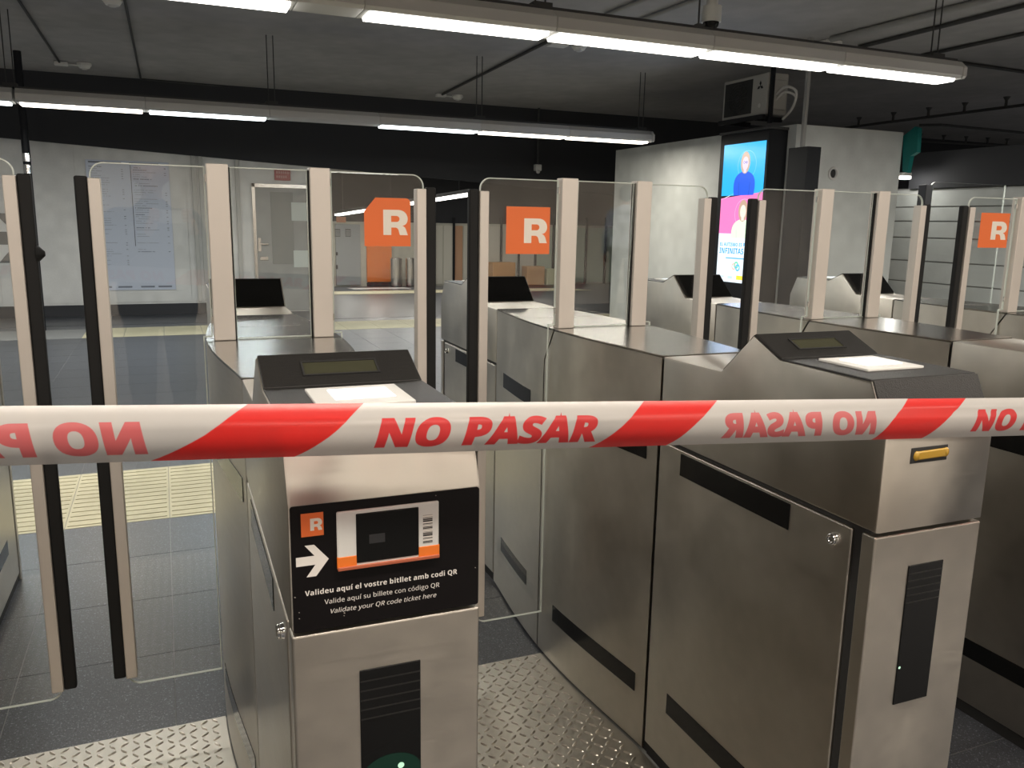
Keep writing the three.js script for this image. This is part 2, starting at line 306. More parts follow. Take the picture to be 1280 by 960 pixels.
const panelTex = canvasTex(1608, 1104, (c, w, h) => {   // 0.268 x 0.184 m
  const S = w / 0.268, X = (x) => (x - 0.131) * S, Y = (y) => (1.125 - y) * S;
  c.fillStyle = '#120f10'; c.fillRect(0, 0, w, h);
  c.fillStyle = '#e9e4de';
  // arrow
  c.save(); c.translate(X(0.137), Y(1.0445)); const a = 0.044 * S; c.beginPath();
  c.moveTo(0, -a * 0.16); c.lineTo(a * 0.56, -a * 0.16); c.lineTo(a * 0.27, -a * 0.52); c.lineTo(a * 0.56, -a * 0.52); c.lineTo(a, 0); c.lineTo(a * 0.6, a * 0.52); c.lineTo(a * 0.3, a * 0.52); c.lineTo(a * 0.58, a * 0.14); c.lineTo(0, a * 0.14); c.closePath(); c.fill(); c.restore();
  const line = (t, x0, x1, y, px, bold, italic) => { c.save(); c.font = (bold ? 'bold ' : '') + px + 'px sans-serif'; const m = c.measureText(t).width; c.translate(X(x0), Y(y)); if (italic) c.transform(1, 0, -0.22, 1, 0, 0); c.scale((x1 - x0) * S / m, 1); c.fillText(t, 0, 0); c.restore(); };
  line('Valideu aquí el vostre bitllet amb codi QR', 0.1475, 0.366, 0.9945, 62, true);
  line('Valide aquí su billete con código QR', 0.1735, 0.339, 0.9785, 56, false);
  line('Validate your QR code ticket here', 0.180, 0.334, 0.9635, 56, false, true);
  // scuffs in the print
  c.fillStyle = '#a9a39a'; for (const [x, y, r] of [[0.134, 0.995, 7], [0.139, 0.972, 6], [0.139, 0.963, 6], [0.3335, 1.118, 5], [0.2005, 0.961, 8], [0.2, 0.957, 6], [0.394, 1.0, 6]]) { c.beginPath(); c.ellipse(X(x), Y(y), r, r * 0.7, 0.6, 0, 7); c.fill(); }
});
const barcodeTex = canvasTex(64, 192, (c, w, h) => { c.fillStyle = '#e7e1d9'; c.fillRect(0, 0, w, h); c.fillStyle = '#2a2625'; let y = 2, k = 3; while (y < h) { k = (k * 7 + 5) % 11; c.fillRect(0, y, w, 2 + k % 4 * 2); y += 6 + k % 5 * 2; } });

const shared = {};
function gate(label, x, o) {
  const t = thing('ticket_gate', label, 'ticket gate', [x, 0, -2.44], -0.0105, 'row of ticket gates');
  const F = 1.363;
  for (const end of [0, 1]) {                      // the two heads: facing the hall and facing the platform side
    const put = (name, g, m, parent = t) => { const gg = Array.isArray(g) ? mergeGeometries(g) : g.clone(); if (end) gg.rotateY(Math.PI); return mesh(name, gg, m, parent); };
    const K = shared.head || (shared.head = {
      core: box(-HW + 0.008, HW - 0.008, 0.0, 0.95, MIDZ + 0.012, F - 0.02),
      housing: sweepX([[MIDZ + 0.005, 0.944], [F, 0.944], [F, 1.125], [1.316, 1.2235], [1.063, 1.2235], [0.971, 1.264], [0.862, 1.165], [MIDZ + 0.005, 1.161]], 2 * HW, 0.004),
      column: box(-HW, HW, 0, 0.936, F - 0.034, F, 0.004),
      door: [-1, 1].map((s) => box(s > 0 ? HW - 0.012 : -HW, s > 0 ? HW : -HW + 0.012, 0.04, 0.934, MIDZ + 0.008, 1.305, 0.004)),
      backPanel: (() => { const g = new THREE.BoxGeometry(2 * HW - 0.012, 0.003, 0.142); g.rotateX(-Math.atan2(0.099, 0.109)); return uvm(g.translate(0, 1.2163, 0.9155)); })(),
      slope: (() => { const g = new RoundedBoxGeometry(2 * HW - 0.006, 0.006, 0.101, 1, 0.002); g.rotateX(Math.atan2(0.0405, 0.092)); return uvm(g.translate(0, 1.2455, 1.0178)); })(),
      flat: uvm(new RoundedBoxGeometry(2 * HW - 0.006, 0.005, 0.248, 1, 0.002).translate(0, 1.2245, 1.189)),
      reader: uvm(new RoundedBoxGeometry(0.148, 0.006, 0.137, 2, 0.002).translate(0, 1.229, 1.175)),
      readerGlow: uvm(new RoundedBoxGeometry(0.094, 0.002, 0.075, 1, 0.001).translate(0.004, 1.2327, 1.172)),
      strip: (s, y0) => box(s > 0 ? HW - 0.001 : -HW - 0.0015, s > 0 ? HW + 0.0015 : -HW + 0.001, y0, y0 + 0.058, 0.72, 1.132),
      lock: (s) => mergeGeometries([new THREE.CylinderGeometry(0.011, 0.013, 0.006, 20), new THREE.TorusGeometry(0.0085, 0.0035, 8, 20).rotateX(Math.PI / 2).translate(0, 0.004, 0), new THREE.CylinderGeometry(0.004, 0.004, 0.003, 12).translate(0, 0.003, 0)].map((g) => g.toNonIndexed())).rotateZ(-s * Math.PI / 2).translate(s * (HW + 0.003), 0.897, 1.262),
    });
    put('core', K.core, M.innards);
    const head = put('head_housing', K.housing, M.steel);
    put('front_column', K.column, M.steel);
    K.door.forEach((g, k) => {
      const s = k ? 1 : -1, d = put('side_door', g, M.steel);
      put('sensor_strip', K.strip(s, 0.868), M.black, d); put('sensor_strip', K.strip(s, 0.19), M.black, d);
      put('lock', K.lock(s), M.chrome, d);
    });
    put('back_panel', K.backPanel, M.black);
    const cons = put('console_panel', K.slope, M.console);
    const lf = (() => { const g = mergeGeometries([box(-0.066, 0.066, 0, 0.003, -0.022, -0.0185), box(-0.066, 0.066, 0, 0.003, 0.0185, 0.022), box(-0.066, -0.0625, 0, 0.003, -0.0185, 0.0185), box(0.0625, 0.066, 0, 0.003, -0.0185, 0.0185)]); g.rotateX(Math.atan2(0.0405, 0.092)); return g.translate(0, 1.2477, 1.0195); })();
    put('lcd_frame', lf, M.innards, cons);
    const ls = (() => { const g = new THREE.BoxGeometry(0.125, 0.0012, 0.037); g.rotateX(Math.atan2(0.0405, 0.092)); return g.translate(0, 1.2484, 1.0195); })();
    put('lcd_screen', ls, M.lcd, cons);
    const flat = put('reader_deck', K.flat, M.console);
    if (end || !o.qr) put('visor', (() => { const g = new RoundedBoxGeometry(2 * HW - 0.006, 0.004, 0.066, 1, 0.0015); g.rotateX(Math.atan2(0.0985, 0.047)); return uvm(g.translate(0, 1.1955, 1.3302)); })(), M.console);
    const rd = put('card_reader', K.reader, M.whitePlastic);
    put('reader_screen', K.readerGlow, glow(0.72, 0.86, 1, end ? 0.5 : o.readerGlow ?? 0.9), rd);
    if (!end && o.readerGlow !== 0) {
      const l = new THREE.RectAreaLight(new THREE.Color().setRGB(0.72, 0.86, 1), o.readerGlow ?? 0.9, 0.09, 0.07); l.name = 'reader_light'; l.position.set(0.004, 1.2345, 1.172); l.rotation.x = Math.PI / 2; l.castShadow = true; t.add(l);
    }
    // direction indicator window in the front column
    const win = put('indicator_window', box(-0.045, 0.045, 0.574, 0.868, F - 0.001, F + 0.002, 0.001), M.black);
    put('louvre', [0, 1, 2, 3, 4].map((k) => box(-0.044, 0.044, 0.79 + k * 0.015, 0.792 + k * 0.015, F + 0.0015, F + 0.0028)), M.console, win);
    if (o.qr) put('signal_lens', (() => { const g = new THREE.CircleGeometry(0.0445, 28); g.scale(1, 0.7, 1); return g.translate(0, 0.695, F + 0.0024); })(), std([0.002, 0.022, 0.013], 0.12, 0, { emissive: new THREE.Color().setRGB(0, 0.05, 0.026), emissiveIntensity: 0.08 }), win);
    put('signal_led', new THREE.CircleGeometry(o.qr ? 0.005 : 0.003, 12).translate(o.qr ? 0.014 : -0.041, o.qr ? 0.704 : 0.655, F + 0.003), glow(0.1, 1, 0.5, 0.3), win);
    if (!end && o.qr) {
      const pg = slab(roundShape(-0.134, 0.134, 0.942, 1.124, [0.003, 0.003, 0.004, 0.004]), 0.002).translate(0, 0, F - 0.0005);
      const pan = mesh('reader_fascia', faceUV(pg, -0.134, 0.134, 0.941, 1.125), [phys(0xffffff, { roughness: 0.4, specularIntensity: 0.4, map: panelTex }), M.rubber], t);
      const cx = -0.265;                                 // photograph x to local
      const sq = (n, x0, x1, y0, y1, z0, z1, m, parent, r = 0.003) => mesh(n, box(x0 + cx, x1 + cx, y0, y1, F + z0, F + z1, r), m, parent);
      const bez = sq('bezel', 0.192, 0.337, 1.029, 1.111, 0.001, 0.006, M.whitePlastic, pan);
      sq('bezel_base', 0.1915, 0.2185, 1.0285, 1.046, 0.002, 0.0066, M.orange, bez, 0.001);
      sq('bezel_base', 0.3065, 0.3375, 1.0285, 1.046, 0.002, 0.0066, M.orange, bez, 0.001);
      sq('bezel_lip', 0.192, 0.337, 1.0265, 1.0315, 0.002, 0.009, std([0.45, 0.12, 0.06], 0.4), bez, 0.001);
      sq('scan_window', 0.218, 0.307, 1.034, 1.106, 0.004, 0.0072, M.black, bez, 0.002);
      sq('scan_sensor', 0.236, 0.258, 1.061, 1.074, 0.0072, 0.0076, std([0.03, 0.03, 0.032], 0.3), bez, 0);
      mesh('barcode', new THREE.PlaneGeometry(0.014, 0.042).translate(0.320 + cx, 1.072, F + 0.0066), std(0xffffff, 0.5, 0, { map: barcodeTex }), bez);
      mesh('logo_sticker', faceUV(new THREE.PlaneGeometry(0.030, 0.033).translate(0.160 + cx, 1.0965, F + 0.0022), 0.145 + cx, 0.175 + cx, 1.08, 1.113), logoFace, pan);
    }
    if (!end && o.slot) {
      mesh('ticket_slot', box(-0.072, 0.02, 1.0735, 1.1035, F - 0.002, F + 0.0015, 0.001), M.innards, head);
      const lip = new RoundedBoxGeometry(0.074, 0.017, 0.008, 3, 0.0035); lip.rotateZ(0.02); mesh('slot_lip', lip.translate(-0.022, 1.0885, F + 0.001), M.gold, head);
      for (const s of [-1, 1]) mesh('slot_lip', new THREE.SphereGeometry(0.0095, 12, 10).scale(0.8, 1, 0.6).translate(-0.022 + s * 0.037, 1.0885 + s * 0.0008, F + 0.001), M.gold, head);
    }
  }
  // bulging middle: two modules meeting at a stepped joint
  const S = shared.mid || (shared.mid = (() => {
    const seam = (y) => y > 1.05 ? 0.03 - 0.07 * (1.157 - y) / 0.107 : -0.04, g = 0.004, out = { near: [], far: [] };
    for (const s of [-1, 1]) {
      out.near.push(skin((y) => seam(y) + g, () => MIDZ - 0.003, 0.012, 1.157, s, 0, 0.006, 18, 22));
      out.far.push(skin(() => -MIDZ + 0.003, (y) => seam(y) - g, 0.012, 1.157, s, 0, 0.006, 18, 22));
      out.near.push(...[0.165, 0.868].map((y0) => skin(() => 0.08, () => 0.56, y0, y0 + 0.057, s, 0.0015, 0.003, 10, 1)));
      out.far.push(...[0.19, 0.868].map((y0) => skin(() => -0.5, () => -0.16, y0, y0 + 0.057, s, 0.0015, 0.003, 10, 1)));
    }
    out.core = planTop(-MIDZ - 0.01, MIDZ + 0.01, 0, 1.15, -0.012);
    out.topN = planTop(0.036, MIDZ - 0.002, 1.1575, 1.1635, 0); out.topF = planTop(-MIDZ + 0.002, 0.03, 1.1575, 1.1635, 0);
    out.rail = box(-HW * 0.8, HW * 0.8, 1.163, 1.1645, -0.32, -0.28);
    return out;
  })());
  mesh('core', S.core, M.innards, t);
  for (const side of ['near', 'far']) for (const k of [0, 3]) { const p = mesh('side_panel', S[side][k], M.steel, t); for (const j of [1, 2]) mesh('sensor_strip', S[side][k + j], M.black, p); }
  mesh('top_panel', S.topN, M.steelTop, t); mesh('top_panel', S.topF, M.steelTop, t); mesh('joint_bar', S.rail, M.steelSmooth, t);
  // posts, fixed pane and swing wings
  for (const s of [-1, 1]) {
    const p = mesh('post', box(s > 0 ? 0.108 : -0.165, s > 0 ? 0.165 : -0.108, 1.1635, 1.643, -0.022, 0.022, 0.003), M.alu, t);
    mesh('hinge_pin', [cyl(0.006, 0.006, 0.02, 10, s * 0.166, 1.605, 0), cyl(0.006, 0.006, 0.02, 10, s * 0.166, 1.22, 0)], M.chrome, p);
    mesh('gasket', box(s > 0 ? 0.104 : -0.108, s > 0 ? 0.108 : -0.104, 1.164, 1.635, -0.009, 0.009), M.rubber, p);
  }
  const GL = [M.glass, M.glassEdge];
  mesh('fixed_pane', paneSlab(roundShape(-0.105, 0.105, 1.1645, 1.637, [0, 0, 0, 0])).translate(0, -1.164, 0).rotateX(o.lean || 0).translate(0, 1.164, 0), GL, t);
  for (const s of [-1, 1]) {
    const e = s < 0 ? o.wl : o.wr; if (!e) continue;
    const sh = new THREE.Shape(), r = 0.035;
    sh.moveTo(0.19, 0.16); sh.lineTo(e - r - 0.004, 0.16); sh.absarc(e - r - 0.004, 0.16 + r, r, -Math.PI / 2, 0); sh.lineTo(e - 0.004, 1.636 - r); sh.absarc(e - r - 0.004, 1.636 - r, r, 0, Math.PI / 2); sh.lineTo(0.168, 1.636); sh.lineTo(0.168, 1.172); sh.lineTo(0.19, 1.172); sh.closePath();
    const g = paneSlab(sh); if (s < 0) { g.rotateY(Math.PI); }
    const w = mesh('swing_wing', g, GL, t), sgn = (a, b) => s > 0 ? [a, b] : [-b, -a];
    mesh('edge_profile', box(...sgn(e - 0.03, e), 0.19, 1.595, -0.019, 0.019, 0.003), M.alu, w);
    mesh('rubber_seal', [box(...sgn(e, e + 0.032), 0.19, 1.6, -0.012, 0.012, 0.006), ...(s > 0 && o.torn ? [cyl(0.006, 0.024, 0.018, 7).rotateZ(-Math.PI / 2).translate(e + 0.039, 1.402, 0)] : [])], M.rubber, w);
    const st = s < 0 ? o.stickerL : o.stickerR;
    if (st) {
      const [x0, x1, y0, y1, cut] = st, sp = new THREE.Shape();
      if (cut) { sp.moveTo(x0, y0); sp.lineTo(x1, y0); sp.lineTo(x1, y1 - 0.014); sp.absarc(x1 - 0.014, y1 - 0.014, 0.014, 0, Math.PI / 2); sp.lineTo(x0 + 0.034, y1); sp.lineTo(x0, y1 - 0.04); sp.closePath(); }
      else { sp.moveTo(x0, y0); sp.lineTo(x1, y0); sp.lineTo(x1, y1); sp.lineTo(x0, y1); sp.closePath(); }
      const sg = faceUV(slab(sp, 0.0006).translate(0, 0, 0.0055), x0, x1, y0, y1);
      mesh('logo_sticker', sg, [logoFace, M.orange], w);
    }
  }
  return t;
}
gate('stainless ticket gate whose glass wing carries a torn black seal', -0.776, { wl: 0, wr: 0.45, torn: true });
gate('stainless ticket gate with black ticket-scanner fascia on its front', 0.284, { wl: 0.452, wr: 0.448, qr: true, green: 0.5, readerGlow: 0.7, stickerR: [0.263, 0.402, 1.426, 1.566, true] });
gate('stainless ticket gate with a yellow ticket slot in its front', 1.345, { wl: 0.44, wr: 0.405, slot: true, readerGlow: 1.6, lean: 0.016, stickerL: [-0.348, -0.198, 1.404, 1.551] });
gate('stainless ticket gate with clear unstickered wings, beside the yellow-slot gate', 2.400, { wl: 0.44, wr: 0.36, slot: true });
gate('stainless ticket gate standing nearest to the grey ribbed wall', 3.46, { wl: 0.45, wr: 0.42, slot: true, stickerL: [-0.37, -0.203, 1.434, 1.575] });

// ---------------------------------------------------------------- diamond plates in the lanes
{
  const lens = (() => {     // one raised tear-shaped tread, 12 triangles a side
    const n = 10, pos = [], L = 0.0142, W = 0.0047, H = 0.0032;
    const at = (k) => { const a = k / n * Math.PI * 2; return [Math.cos(a) * L, 0, Math.sin(a) * W * (0.75 + 0.25 * Math.abs(Math.sin(a)))]; }, top = (k) => { const [x, , z] = at(k); return [x * 0.72, H, z * 0.45]; };
    for (let k = 0; k < n; k++) { const a = at(k), b = at(k + 1), c = top(k), d = top(k + 1); pos.push(...a, ...c, ...b, ...b, ...c, ...d, ...c, 0, H * 1.12, 0, ...d); }
    const g = new THREE.BufferGeometry(); g.setAttribute('position', new THREE.Float32BufferAttribute(pos, 3)); return uvm(toCreasedNormals(g, 0.9));
  })();
  const plate = (label, g0, g1) => {
    const z0 = -2.44, z1 = -1.08, n = 24, pts = [], z = (i) => z0 + (z1 - z0) * i / n;
    const sideX = (gx, s, zz) => gx + 0.0105 * (zz + 2.44) * -1 + s * (halfW(zz + 2.44) + 0.003);
    for (let i = 0; i <= n; i++) pts.push(new THREE.Vector2(sideX(g0, 1, z(i)), -z(i))); for (let i = n; i >= 0; i--) pts.push(new THREE.Vector2(sideX(g1, -1, z(i)), -z(i)));
    const pg = new THREE.ExtrudeGeometry(new THREE.Shape(pts.reverse()), { depth: 0.01, bevelEnabled: false }).rotateX(-Math.PI / 2).translate(0, -0.006, 0);
    const x0 = g0 + 0.14, x1 = g1 - 0.14, o = mesh('diamond_plate', uvm(pg), M.plate); tag(o, label, 'floor plate', 'diamond plates in the lanes');
    const gs = [], p = 0.031;
    for (let i = 0; i * p < x1 - x0 - 0.02; i++) for (let j = 0; j * p < z1 - z0 - 0.02; j++) { const tx = x0 + 0.018 + i * p, tz = z0 + 0.016 + j * p; if (tx < sideX(g0, 1, tz) + 0.016 || tx > sideX(g1, -1, tz) - 0.016) continue; gs.push(lens.clone().rotateY((i + j) % 2 ? 0.62 : -0.95).translate(tx, 0.0038, tz)); }
    mesh('tread', gs, M.tread, o).userData.kind = 'stuff';
  };
  plate('steel diamond plate beside the ticket-scanner gate and the torn seal', -0.776, 0.284);
  plate('steel diamond plate between the ticket-scanner gate and yellow-slot gate', 0.284, 1.345);
}

// ---------------------------------------------------------------- barrier tape
{
  const W = 0.07, half = (c, mirrored, x0, w, h) => {
    const red = mirrored ? '#d66a6c' : '#d8383a';
    c.fillStyle = '#e02a25'; const bw = 0.245 * w, sl = 0.155 * w;
    c.beginPath(); c.moveTo(x0 + sl * 0.5, 0); c.lineTo(x0 + bw + sl * 0.5, 0); c.lineTo(x0 + bw - sl * 0.5, h); c.lineTo(x0 - sl * 0.5, h); c.closePath(); c.fill();
    c.save(); c.font = 'bold 100px sans-serif'; const m = c.measureText('NO PASAR').width, a = x0 + 0.345 * w, b = x0 + 0.925 * w;
    if (mirrored) { c.translate(b, h * 0.80); c.scale(-1, 1); } else c.translate(a, h * 0.80);
    c.transform(1, 0, -0.2, 1, 0, 0); c.scale((b - a) / m, h * 0.50 / 72); c.fillStyle = red; c.fillText('NO PASAR', 0, 0);
    c.lineWidth = 7; c.strokeStyle = red; c.strokeText('NO PASAR', 0, 0); c.restore();
  };
  const tex = canvasTex(2048, 144, (c, w, h) => { c.fillStyle = '#c9c5c1'; c.fillRect(0, 0, w, h); for (const k of [-1, 0, 1, 2]) half(c, (k + 2) % 2 === 1, k * w / 2, w / 2, h); });
  tex.wrapS = THREE.RepeatWrapping;
  const d0 = FOCAL * W / 80, d1 = FOCAL * W / 48.5, at = (u, v, d) => ray(u, v).multiplyScalar(d).add(camera.position);
  const P0 = at(0, 547, d0), P1 = at(1280, 521.5, d1), D = P1.clone().sub(P0).normalize();
  const ctrl = [[-0.64, -1.33], [-0.32, -1], [-0.155, -0.66], [0.148, -0.08], [0.211, 0], [0.363, 0.245], [0.410, 0.345], [0.727, 0.925], [0.770, 1], [0.892, 1.245], [0.948, 1.345], [1.251, 1.925], [1.277, 2], [1.4, 2.245], [1.462, 2.345], [1.79, 2.925], [2.4, 4.0]];
  const uAt = (s) => { let i = 0; while (i < ctrl.length - 2 && s > ctrl[i + 1][0]) i++; const [a, x] = ctrl[i], [b, y] = ctrl[i + 1]; return (x + (y - x) * (s - a) / (b - a)) / 2; };
  const pos = [], uv = [], idx = [], ns = 240, nw = 12, s0 = -0.5, s1 = 2.2;
  const side = V(0, 0, 1), up = V(0, 1, 0);
  const out = new THREE.Vector3().crossVectors(D, up).normalize(); if (out.z < 0) out.negate();
  const upp = new THREE.Vector3().crossVectors(out, D).normalize(); if (upp.y < 0) upp.negate();
  for (let i = 0; i <= ns; i++) {
    const s = s0 + (s1 - s0) * i / ns, c = P0.clone().addScaledVector(D, s);
    const curl = 0.62 + 0.1 * Math.sin(s * 2.1 + 0.6), fold = 0.0012 * Math.sin(s * 9 + 1);
    for (let j = 0; j <= nw; j++) {
      const t = j / nw - 0.5, a = t * 2 * curl * 1.1, rr = W / 2 / (curl * 1.1);
      const kink = 0.0016 * Math.exp(-(((t - 0.16) / 0.05) ** 2)) * Math.sin(s * 3.1);
      const q = c.clone().addScaledVector(upp, rr * Math.sin(a) * 1.07).addScaledVector(out, rr * (Math.cos(a) - 1) + 0.006 + kink + fold * t);
      pos.push(q.x, q.y, q.z); uv.push(uAt(s + 0.0), t + 0.5);
    }
  }
  for (let i = 0; i < ns; i++) for (let j = 0; j < nw; j++) { const a = i * (nw + 1) + j, b = a + nw + 1; idx.push(a, b, a + 1, a + 1, b, b + 1); }
  const g = new THREE.BufferGeometry(); g.setAttribute('position', new THREE.Float32BufferAttribute(pos, 3)); g.setAttribute('uv', new THREE.Float32BufferAttribute(uv, 2)); g.setIndex(idx); g.computeVertexNormals();
  tag(mesh('barrier_tape', g, phys(0xffffff, { map: tex, roughness: 0.32, clearcoat: 0.3, clearcoatRoughness: 0.2, transmission: 0.22, thickness: 0, side: THREE.DoubleSide })), 'red and white plastic barrier tape stretched across the gates', 'barrier tape');
}

// ---------------------------------------------------------------- things on and before the white wall
{
  const z = ZF + 0.003, P = (u, v) => onZ(u, v, z);
  // dark arrow printed on the wall
  const a = P(-30, 299), tip = P(38, 298), w = tip.x - a.x, sh = new THREE.Shape();
  const y = tip.y, hh = (P(5, 267).y - P(12, 329).y) / 2, b = hh * 0.26;
  [[-w, -b], [-w * 0.30, -b], [-w * 0.62, -hh], [-w * 0.34, -hh], [0, 0], [-w * 0.34, hh], [-w * 0.62, hh], [-w * 0.30, b], [-w, b]].forEach(([x, v], i) => (i ? sh.lineTo(x, v) : sh.moveTo(x, v)));
  const o = mesh('wall_arrow', slab(sh, 0.003).translate(tip.x, y, z), std([0.16, 0.155, 0.15], 0.6)); tag(o, 'big dark grey arrow sign on the white wall', 'sign');
  // timetable poster: rows of tiny illegible print in two columns
  const tl = P(106, 199), br = P(216, 362), W = br.x - tl.x + 0.05, H = tl.y - br.y;
  const tex = canvasTex(640, 1024, (c, cw, ch) => {
    c.fillStyle = '#c3cbdc'; c.fillRect(0, 0, cw, ch); let s = 7; const r = () => { s = (s * 1103515245 + 12345) & 0x7fffffff; return s / 0x7fffffff; };
    c.fillStyle = '#3f4654'; c.fillRect(20, 10, 250, 10); c.fillRect(330, 10, 230, 10); c.fillRect(336, 30, 5, 640);
    for (let k = 0; k < 52; k++) for (const [x, n] of [[20, 44], [356, 38]]) { if (k > n || r() < 0.18) continue; const bold = k % 9 === 0 || r() < 0.1, w = 50 + r() * 150; c.globalAlpha = bold ? 0.85 : 0.5; for (let q = x; q < x + w; q += 9) if (r() > 0.12) c.fillRect(q, 46 + k * 17.5, 6, bold ? 6 : 4); if (r() > 0.35) { c.fillRect(x + 245, 46 + k * 17.5, 14, 5); } }
    c.globalAlpha = 0.6; for (const x of [20, 180, 360, 500]) c.fillRect(x, 992, 110, 14);
  });
  const po = mesh('timetable_poster', [box(tl.x, tl.x + W, br.y, tl.y, z, z + 0.012)], std([0.5, 0.53, 0.6], 0.4));
  tag(po, 'pale blue timetable poster with two columns on the white wall', 'poster');
  mesh('print', new THREE.PlaneGeometry(W - 0.01, H - 0.01).translate(tl.x + W / 2, (tl.y + br.y) / 2, z + 0.0135), std(0xffffff, 0.35, 0, { map: tex }), po);
  // slim steel column
  const cp = onZ(33.5, 200, -12.4), col = thing('steel_column', 'slim dark column with chrome collars before the white wall', 'column', [cp.x, 0, -12.4]);
  const ch = onZ(36, 174, -12.4).y; mesh('shaft', cyl(0.046, 0.046, CEILING, 24, 0, CEILING / 2, 0), M.darkMetal, col);
  for (const [v0, v1] of [[192, 202], [206, 217]]) { const y0 = onZ(36, v1, -12.4).y, y1 = onZ(36, v0, -12.4).y; mesh('collar', cyl(0.052, 0.052, y1 - y0, 24, 0, (y0 + y1) / 2, 0), M.chrome, col); }
  // service door
  const d0 = P(314, 229), d1 = P(386, 232), dr = structure('door_1', box(d0.x + 0.05, d1.x - 0.05, 0.02, d0.y - 0.06, ZF - 0.02, ZF + 0.01, 0.003), std([0.34, 0.35, 0.34], 0.5, 0, { map: paintMap }), 'pale grey service door with dark panel', 'door');
  for (const [x0, x1, y0, y1] of [[d0.x, d0.x + 0.05, 0, d0.y], [d1.x - 0.05, d1.x, 0, d0.y], [d0.x, d1.x, d0.y - 0.06, d0.y]]) mesh('frame', box(x0, x1, y0, y1, ZF - 0.02, ZF + 0.03, 0.003), M.steelSmooth, dr);
  mesh('panel', box(P(338, 250).x, P(366, 250).x, P(345, 330).y, P(345, 240).y, ZF + 0.01, ZF + 0.016, 0.002), std([0.2, 0.21, 0.2], 0.45), dr);
  mesh('notice', box(P(364, 262).x, P(384, 262).x, P(370, 276).y, P(370, 253).y, ZF + 0.016, ZF + 0.02), std([0.55, 0.6, 0.57], 0.5), dr);
  mesh('notice', box(P(365, 262).x, P(386, 262).x, P(370, 334).y, P(370, 313).y, ZF + 0.016, ZF + 0.02), std([0.55, 0.6, 0.57], 0.5), dr);
  const hp = P(324, 305); mesh('handle', [box(hp.x - 0.02, hp.x + 0.03, hp.y - 0.12, hp.y + 0.1, ZF + 0.01, ZF + 0.02, 0.004), box(hp.x, hp.x + 0.14, hp.y - 0.01, hp.y + 0.015, ZF + 0.05, ZF + 0.07, 0.006), cyl(0.01, 0.01, 0.05, 10).rotateX(Math.PI / 2).translate(hp.x + 0.01, hp.y, ZF + 0.04)], M.steelSmooth, dr);
  const kp = P(329, 323); mesh('lock', [box(kp.x - 0.05, kp.x + 0.08, kp.y - 0.03, kp.y + 0.03, ZF + 0.01, ZF + 0.03, 0.006)], M.steelSmooth, dr);
  const sg = [P(342.5, 211), P(363, 226)]; tag(mesh('exit_sign', box(sg[0].x, sg[1].x, sg[1].y, sg[0].y, z, z + 0.02, 0.003), std([0.32, 0.03, 0.035], 0.4)), 'small dark red sign above the service door', 'sign');
  const sgo = scene.children[scene.children.length - 1];
  for (const [k, n] of [[0.3, 7], [0.68, 5]]) mesh('print_line', Array.from({ length: n }, (_, i) => box(sg[0].x + 0.03 + i * 0.034, sg[0].x + 0.054 + i * 0.034, sg[0].y - (sg[0].y - sg[1].y) * k - 0.018, sg[0].y - (sg[0].y - sg[1].y) * k + 0.018, z + 0.02, z + 0.0215)), std([0.5, 0.25, 0.24], 0.5), sgo);
  // vertical cable ducts between the poster and the door
  for (const [u, lab] of [[243, 'pale cable duct next to the timetable poster'], [252, 'pale cable duct standing alone on the white wall'], [297, 'pale cable duct next to the service door frame']]) tag(mesh('cable_duct', box(P(u, 240).x - 0.03, P(u, 240).x + 0.03, 0.2, 2.6, z, z + 0.04, 0.006), std([0.45, 0.45, 0.43], 0.5)), lab, 'duct', 'wall cable ducts');
}

